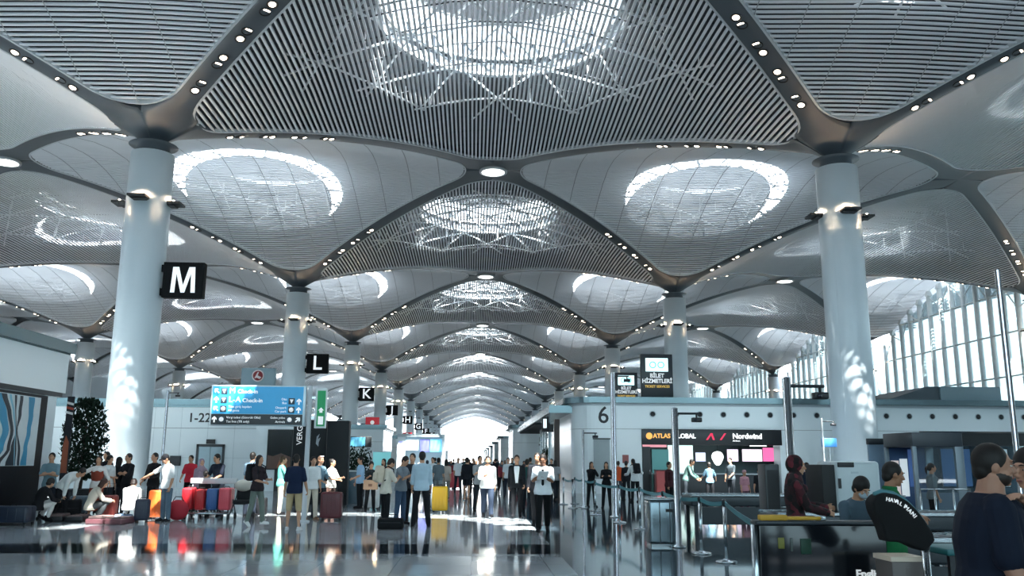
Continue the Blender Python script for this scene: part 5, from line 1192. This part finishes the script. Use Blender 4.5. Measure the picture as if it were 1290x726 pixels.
PP('woman in a blue grey denim shirt with glasses on her head', 402, 25.8, 50, 1.72, pose=dict(aL=(30, 6, 60, 25), aR=(20, 6, 50, 20)), shirt='6b8796', pants='20242c', female=True, hair='4a3526', hstyle='tail', sleeve=.7, glasses='d0d4d6', face=True)
PP('woman in a cream blouse with a brown bag', 417, 27.0, 65, 1.64, pose=dict(aL=(30, 6, 70, 20), aR=(25, 6, 60, 20)), shirt='cbc6bb', pants='6b5148', female=True, hstyle='bun', face=True)
PP('man in a light blue shirt and black trousers by the white suitcase', 454, 30.6, -60, 1.72, shirt='8fb0cc', pants='15171b', pose=dict(aL=(20, 6, 50, 20)))
PP('woman in a dark patterned top holding a cardboard box', 467, 29.0, 15, 1.56, pose=dict(aL=(35, 8, 75, 10), aR=(35, 8, 75, 10)), shirt='2d3336', pants='15171b', female=True, hstyle='full', face=True)
PP('woman in a pink blouse beyond the white suitcase', 483, 31.0, -20, 1.66, shirt='b7a0ac', pants='2b2f38', female=True, hstyle='long', face=True)
B1 = PP('man with a cream backpack and black trousers seen from behind', 486, 22.0, 120, 1.68, pose=dict(PHONE, lean=8), shirt='c9c2b4', pants='14161a')
PP('man in a grey tee shirt and jeans reading a phone', 505, 23.1, 62, 1.74, pose=PHONE, shirt='6e7880', pants='3a4f66', face=True)
PP('man in a dark shirt facing the phone readers', 519, 24.2, -12, 1.80, pose=dict(aL=(20, 6, 60, 20)), shirt='24272e', pants='1a1c22', face=True)
PP('man in a pale blue shirt and black trousers seen from behind', 531, 22.3, 185, 1.84, pose=dict(lL=(2, 6, 2), lR=(-2, 6, 2), aL=(8, 8, 20, 10)), shirt='a9bfcc', pants='16181d', sleeve=.7)
PP('person in grey trousers walking away behind the yellow suitcase', 552, 36.0, 175, 1.72, pose=WALK, shirt='5d6a70', pants='7d8688')
PP('woman in beige walking away right of the yellow suitcase', 562, 37.0, 180, 1.66, pose=WALK2, shirt='b3aaa0', pants='8a8782', female=True, hstyle='long')
PP('woman in a dark coat and bare legs walking far down the aisle', 588, 36.5, 178, 1.74, pose=WALK, shirt=None, jacket='171a20', pants='171a20', plen=.3, female=True, hstyle='full', shoes='b98c70')
PP('man in a white shirt and navy trousers walking towards the camera', 614, 25.7, 4, 1.74, pose=dict(WALK, aR=(30, 12, 90, 30)), shirt='e8e6e0', pants='242f40', beard='14100e', face=True, heavy=.22, sleeve=.8)
PP('man holding up a camera behind the white shirted walker', 604, 29.0, 15, 1.78, pose=dict(aL=(35, 10, 105, 40), aR=(35, 10, 105, 40)), shirt='8b8f92', pants='20242b')
PP('man in a black suit and white shirt walking in the aisle', 651, 25.8, -4, 1.78, pose=WALK2, shirt='e9ebec', jacket='15181d', pants='13151a', face=True, hair='2a1d18')
PP('man in a dark green jacket behind the black suit', 664, 30.5, 160, 1.68, shirt='1f4a48', pants='1c2026', sleeve=1.0)
PP('man in a dark suit half hidden behind the uniformed man', 677, 22.4, -6, 1.82, pose=WALK, shirt='22252c', jacket='181b22', pants='13151a', face=True)
UM = PP('man in a white short sleeved uniform shirt and black tie reading papers', 684, 20.5, -6, 1.78, pose=dict(WALK2, aL=(34, 8, 92, 35), aR=(38, 10, 95, 35), head=(24, 0)), shirt='dfe3e6', pants='0f1114', tie='15171c', face=True, heavy=.12, skin_c='8a5f48')
# right side
PP('woman in black with hands at her face behind the barriers', 745, 32.2, 15, 1.60, pose=dict(aL=(55, 6, 120, 30), aR=(55, 6, 120, 30)), shirt='121418', pants='101216', female=True, hstyle='long', sleeve=1.0)
PP('woman in black with crossed arms behind the barriers', 764, 31.6, -12, 1.60, pose=ARMSX, shirt='121418', pants='101216', female=True, hstyle='long', sleeve=1.0)
PP('man in an orange shirt at the island behind the barriers', 779, 39.0, 170, 1.64, shirt='c2542f', pants='2b2f38')
PP('man in a dark top beside the orange shirt', 789, 38.0, 150, 1.64, shirt='1a1c22', pants='1d2026', sleeve=1.0)
B2 = PP('man in a white shirt leaning with a black backpack behind the barriers', 800, 36.0, 200, 1.74, pose=dict(lean=16, aL=(30, 20, 70, 0), aR=(10, 40, 70, -40)), shirt='d4d8d8', pants='15171b', sleeve=.9)
PP('person in a black and red top by the mast in front of the shop', 843, 30.0, 40, 1.62, shirt='3a1a1e', pants='131519', female=True, hstyle='short', sleeve=1.0)
PP('man in a grey green shirt leaning over the shop counter', 864, 36.0, 70, 1.78, pose=dict(lean=30, pelvis=8, aL=(60, 6, 20, 0), aR=(50, 6, 30, 0)), shirt='45605c', pants='1f262c', sleeve=.9)
PP('woman in a blue top with her back turned at the shop counter', 894, 36.5, 180, 1.60, pose=dict(aL=(10, 28, 40, 0), aR=(10, 28, 40, 0)), shirt='5f7f92', pants='15171b', female=True, hstyle='full')
PP('man in dark grey standing sideways in the shop', 921, 38.5, -50, 1.80, pose=dict(aL=(20, 6, 40, 10)), shirt='3c464c', pants='1b2026', face=True)
PP('small child in pink with a pink cap at the counter', 938, 30.0, 10, 1.36, shirt='c08a94', pants='6b4a58', cap='c79aa2', female=True)
PP('boy in a dark shirt and black cap at the counter', 957, 30.0, -20, 1.42, shirt='1b1d22', pants='23262c', cap='111215')
PP('man in a dark navy shirt with back turned beside the scanner', 1018, 24.0, 180, 1.62, shirt='1a2230', pants='14161a')
M_scarf = bpy.data.materials.new('patterned_scarf'); M_scarf.use_nodes = True; _n = M_scarf.node_tree; _b = _n.nodes['Principled BSDF']; _v = _n.nodes.new('ShaderNodeTexVoronoi'); _v.inputs['Scale'].default_value = 16; _t = _n.nodes.new('ShaderNodeTexCoord'); _r = _n.nodes.new('ShaderNodeValToRGB')
_e = _r.color_ramp.elements; _e[0].position = .25; _e[0].color = (*S('0c090b'), 1); _e[1].position = .8; _e[1].color = (*S('5c1c26'), 1); _x = _e.new(.5); _x.color = (*S('240d12'), 1)
_n.links.new(_t.outputs['Object'], _v.inputs['Vector']); _n.links.new(_v.outputs['Color'], _r.inputs[0]); _n.links.new(_r.outputs[0], _b.inputs['Base Color']); _b.inputs['Roughness'].default_value = .9
MATS['cloth_scarfpat'] = M_scarf
W3 = person('woman in a dark red patterned headscarf and blouse at the conveyor', (Xat(1000, 10.6, 1.4), 10.6, 0), 78, 1.70, pose=dict(aL=(30, 6, 60, 20), aR=(25, 6, 55, 20), head=(6, 0)), shirt='scarfpat', pants='15161a', female=True, hijab=M_scarf, sleeve=1.0, face=True, vox=.008)
PP('boy with bushy dark hair and a pale face mask bending over', 1078, 9.0, 8, 1.50, pose=dict(lean=16, head=(26, 8), aL=(30, 6, 60, 20), aR=(30, 6, 60, 20)), shirt='4a5a66', pants='1b1e24', hstyle='full', mask='9fb0bc', hair='14100e', vox=.007)
t = at(1164, 655, 7.55)
PP('man in a green shirt seen from the side holding out a paper', 1122, 8.30, 84, 1.63, pose=dict(head=(10, 0), lean=5, ikR=(t.x, t.y, t.z), aL=(20, 6, 40, 10)), shirt='1f6a3f', pants='1a1d22', sleeve=.42, face=True, beard=None, hair='15100e', skin_c='9a6e55', vox=.006, collar='1f6a3f', grip=(40, 45))
PP('woman in a grey shirt standing in profile before the booth', 1175, 20.9, 78, 1.62, pose=dict(aL=(4, 6, 10, 0)), shirt='5f6a6e', pants='15171b', female=True, hstyle='tail', skin_c='9a7560')
RM = person('bearded man in a navy tee shirt in profile at the right edge', (Xat(1247, 4.85, 1.2), 4.85, 0), 72, 1.725, pose=dict(head=(2, 0), lean=4, aL=(10, 8, 20, 10), aR=(8, 10, 20, 10)), shirt='131b2b', pants='15171c', hair='17110e', hstyle='short', beard='2b211c', face=True, heavy=.28, vox=.006, skin_c='a87c66', loose=1.2)
sh = RM['T'] @ (RM['A']['R'][0] + Vector((-.02, .10, .075)))
hand_t = at(1268, 622, 4.60)
person('dark haired person at the right edge resting a hand on the bearded man', (3.38, 5.16, 0), -72, 1.70, pose=dict(ikL=(hand_t.x, hand_t.y, hand_t.z), palmL=(0, .5, -1), hintL=(0, .2, -1), head=(4, 0)), shirt='2b3038', pants='1b1e24', sleeve=.6, hair='120d0b', hstyle='full', face=True, vox=.006, grip=(22, 30), skin_c='b98a72')
# ---- things people hold or wear
def held(name, label, cat, M, mb, mats):
    t = thing(name, label, cat); t.matrix_world = M; mb.build('body', mats, t); return t
c = (UM['wL']+UM['wR'])/2; t = thing('papers', 'white sheaf of papers held by the uniformed man', 'papers', c+Vector((.02, -.03, .0)), .3)
MB().box(-.14, .10, -.012, .0, -.12, .12, M=Matrix.Rotation(.7, 4, 'X')).build('sheet', fab('e4e6e6'), t); MB().box(-.13, .09, .002, .008, -.11, .11, M=Matrix.Rotation(.7, 4, 'X')).build('folder', fab('2b2f36'), t)
def backpack(label, J, col, sc=1.0):
    R = J['T'].to_3x3(); p, Rr = J['sp'][3]; M = J['T'] @ Matrix.Translation(p) @ Rr.to_4x4() @ Matrix.Translation((0, .21, .0)); t = thing('backpack', label, 'backpack'); t.matrix_world = M
    MB().rbox(-.15*sc, .15*sc, -.075, .09, -.26*sc, .16, .06, seg=4).rbox(-.11*sc, .11*sc, .08, .13, -.22*sc, -.02, .03).build('body', fab(col), t)
    for s in (-1, 1): MB().tube([(s*.10, -.07, .10), (s*.11, -.15, .16), (s*.12, -.31, .10), (s*.13, -.33, -.05), (s*.12, -.10, -.20)], .016, 8).build('strap', fab('1a1b1f'), t)
    MB().tube([(-.03, -.05, .16), (0, -.05, .20), (.03, -.05, .16)], .008, 6).build('loop', fab('1a1b1f'), t)
backpack('black backpack on the woman in olive grey trousers', W1, '141519'); backpack('cream backpack on the man in black trousers', B1, 'c4b8a4'); backpack('black backpack on the leaning man in white', B2, '17181c')
p = at(467, 611, 28.6); t = thing('cardboard_box', 'brown cardboard box held by the woman in the patterned top', 'box', (p.x, 28.62, p.z-.15)); MB().rbox(-.22, .22, -.15, .15, 0, .30, .008).build('carton', mat('cardboard', S('9a7d66'), .85), t); MB().box(-.225, .225, -.03, .03, -.001, .303).build('tape', mat('tape', S('b49a80'), .5), t); MB().box(-.06, .06, -.153, -.149, .10, .18).build('label', fab('6a4f40'), t)
# ------------------------------------------------------------------ the crowd further down the hall (copies of a few figures)
rn = random.Random(11)
def coarse(lab, **k): return person(lab, (0, 0, 0), 0, vox=.02, **k)['root']
protos = [coarse('p0', H=1.74, pose=WALK, shirt='1c1f26', pants='16181d'), coarse('p1', H=1.66, pose=WALK2, shirt='8d8f92', pants='20242c', female=True, hstyle='long'), coarse('p2', H=1.76, pose=dict(aL=(20, 6, 50, 20)), shirt='cfd3d6', pants='252b36'),
          coarse('p3', H=1.62, pose=WALK, shirt='7a2f36', pants='1b1d22', female=True, hijab='3a3f48', sleeve=1.0), coarse('p4', H=1.78, pose=WALK2, shirt='2f4a52', pants='3a3f46')]
flush()
kinds = ['dark clothed traveller', 'woman in a grey top', 'man in a white shirt', 'woman in a headscarf', 'man in a teal shirt']
wheres = ['far down the hall, left side', 'far down the hall, middle', 'far down the hall, right side']
spots = [(596, 44), (600, 58), (640, 40), (632, 46), (645, 50), (624, 62), (636, 70), (577, 46), (568, 56), (583, 64), (592, 80), (606, 90), (618, 78), (660, 56), (668, 44), (571, 75), (628, 95), (610, 120), (598, 110), (585, 100), (622, 130), (604, 150),
         (545, 42), (538, 48), (548, 56), (512, 40), (558, 66), (530, 60), (650, 64), (626, 88), (615, 50), (590, 52), (576, 120), (632, 150), (566, 92), (695, 46), (700, 38)]
used = set()
def uniq(k, px, Y, i):
    ordn = ['first', 'second', 'third', 'fourth', 'fifth', 'sixth', 'seventh', 'eighth', 'ninth', 'tenth', 'eleventh', 'twelfth']
    side = 0 if px < 592 else 1 if px < 625 else 2
    key = (k, side); n = cnt.get(key, 0); cnt[key] = n+1
    return f'{kinds[k]} {wheres[side]}, {ordn[n]} from the camera'
cnt = {}
order = sorted(range(len(spots)), key=lambda i: spots[i][1])
first = {}
for i in order:
    px, Y = spots[i]; k = i % 5; lab = uniq(k, px, Y, i)
    x = Xat(px, Y, .9); rz = rn.choice((rn.uniform(-25, 25), 180+rn.uniform(-25, 25)))
    if k not in first: first[k] = protos[k]; o = protos[k]; o.location = (x, Y, 0); o.rotation_euler = (0, 0, math.radians(rz)); o['label'] = lab
    else: o = copy_tree(protos[k], (x, Y, 0), math.radians(rz), lab)
    o['group'] = 'travellers far down the hall'
WORLD_STR=5.0;SUN_STR=60.0;SUN_AZ=-19;SUN_EL=57.5;EXPOSURE=0.6
# ------------------------------------------------------------------ light
W = bpy.data.worlds.new('sky'); SC.world = W; W.use_nodes = True; nt = W.node_tree; nt.nodes.clear()
wo = nt.nodes.new('ShaderNodeOutputWorld'); bg = nt.nodes.new('ShaderNodeBackground'); tc = nt.nodes.new('ShaderNodeTexCoord')
sep = nt.nodes.new('ShaderNodeSeparateXYZ'); rp = nt.nodes.new('ShaderNodeValToRGB')
nt.links.new(tc.outputs['Generated'], sep.inputs[0])
mr = nt.nodes.new('ShaderNodeMapRange'); mr.inputs[1].default_value = -1; mr.inputs[2].default_value = 1
nt.links.new(sep.outputs['Z'], mr.inputs[0]); nt.links.new(mr.outputs[0], rp.inputs[0])
e = rp.color_ramp.elements
e[0].position = 0.0; e[0].color = (.20, .23, .26, 1); e[1].position = 1.0; e[1].color = (.70, .83, 1.0, 1)
x = e.new(.48); x.color = (.32, .36, .40, 1); x = e.new(.5); x.color = (.92, .965, 1.0, 1); x = e.new(.62); x.color = (.85, .93, 1.0, 1)
nt.links.new(rp.outputs[0], bg.inputs[0]); bg.inputs[1].default_value = WORLD_STR; nt.links.new(bg.outputs[0], wo.inputs[0])
sl = bpy.data.lights.new('sun', 'SUN'); sl.energy = SUN_STR; sl.angle = math.radians(.6); sl.color = (1.0, .95, .88)
so = bpy.data.objects.new('sun', sl); COL.objects.link(so)
az, el = math.radians(SUN_AZ), math.radians(SUN_EL)          # travels towards +Y
d = Vector((math.sin(az)*math.cos(el), math.cos(az)*math.cos(el), -math.sin(el)))
so.rotation_euler = d.to_track_quat('-Z', 'Y').to_euler(); so.location = (0, -60, 80)
SC.view_settings.view_transform = 'Standard'; SC.view_settings.look = 'None'; SC.view_settings.gamma = 1.0
SC.view_settings.use_curve_mapping = False; SC.view_settings.exposure = EXPOSURE
SC.cycles.use_denoising = True
SC.cycles.max_bounces = 8; SC.cycles.diffuse_bounces = 5; SC.cycles.glossy_bounces = 4; SC.cycles.transparent_max_bounces = 16
SC.cycles.sample_clamp_indirect = 8.0; SC.cycles.caustics_reflective = True; SC.cycles.blur_glossy = 1.5; SC.cycles.caustics_refractive = False
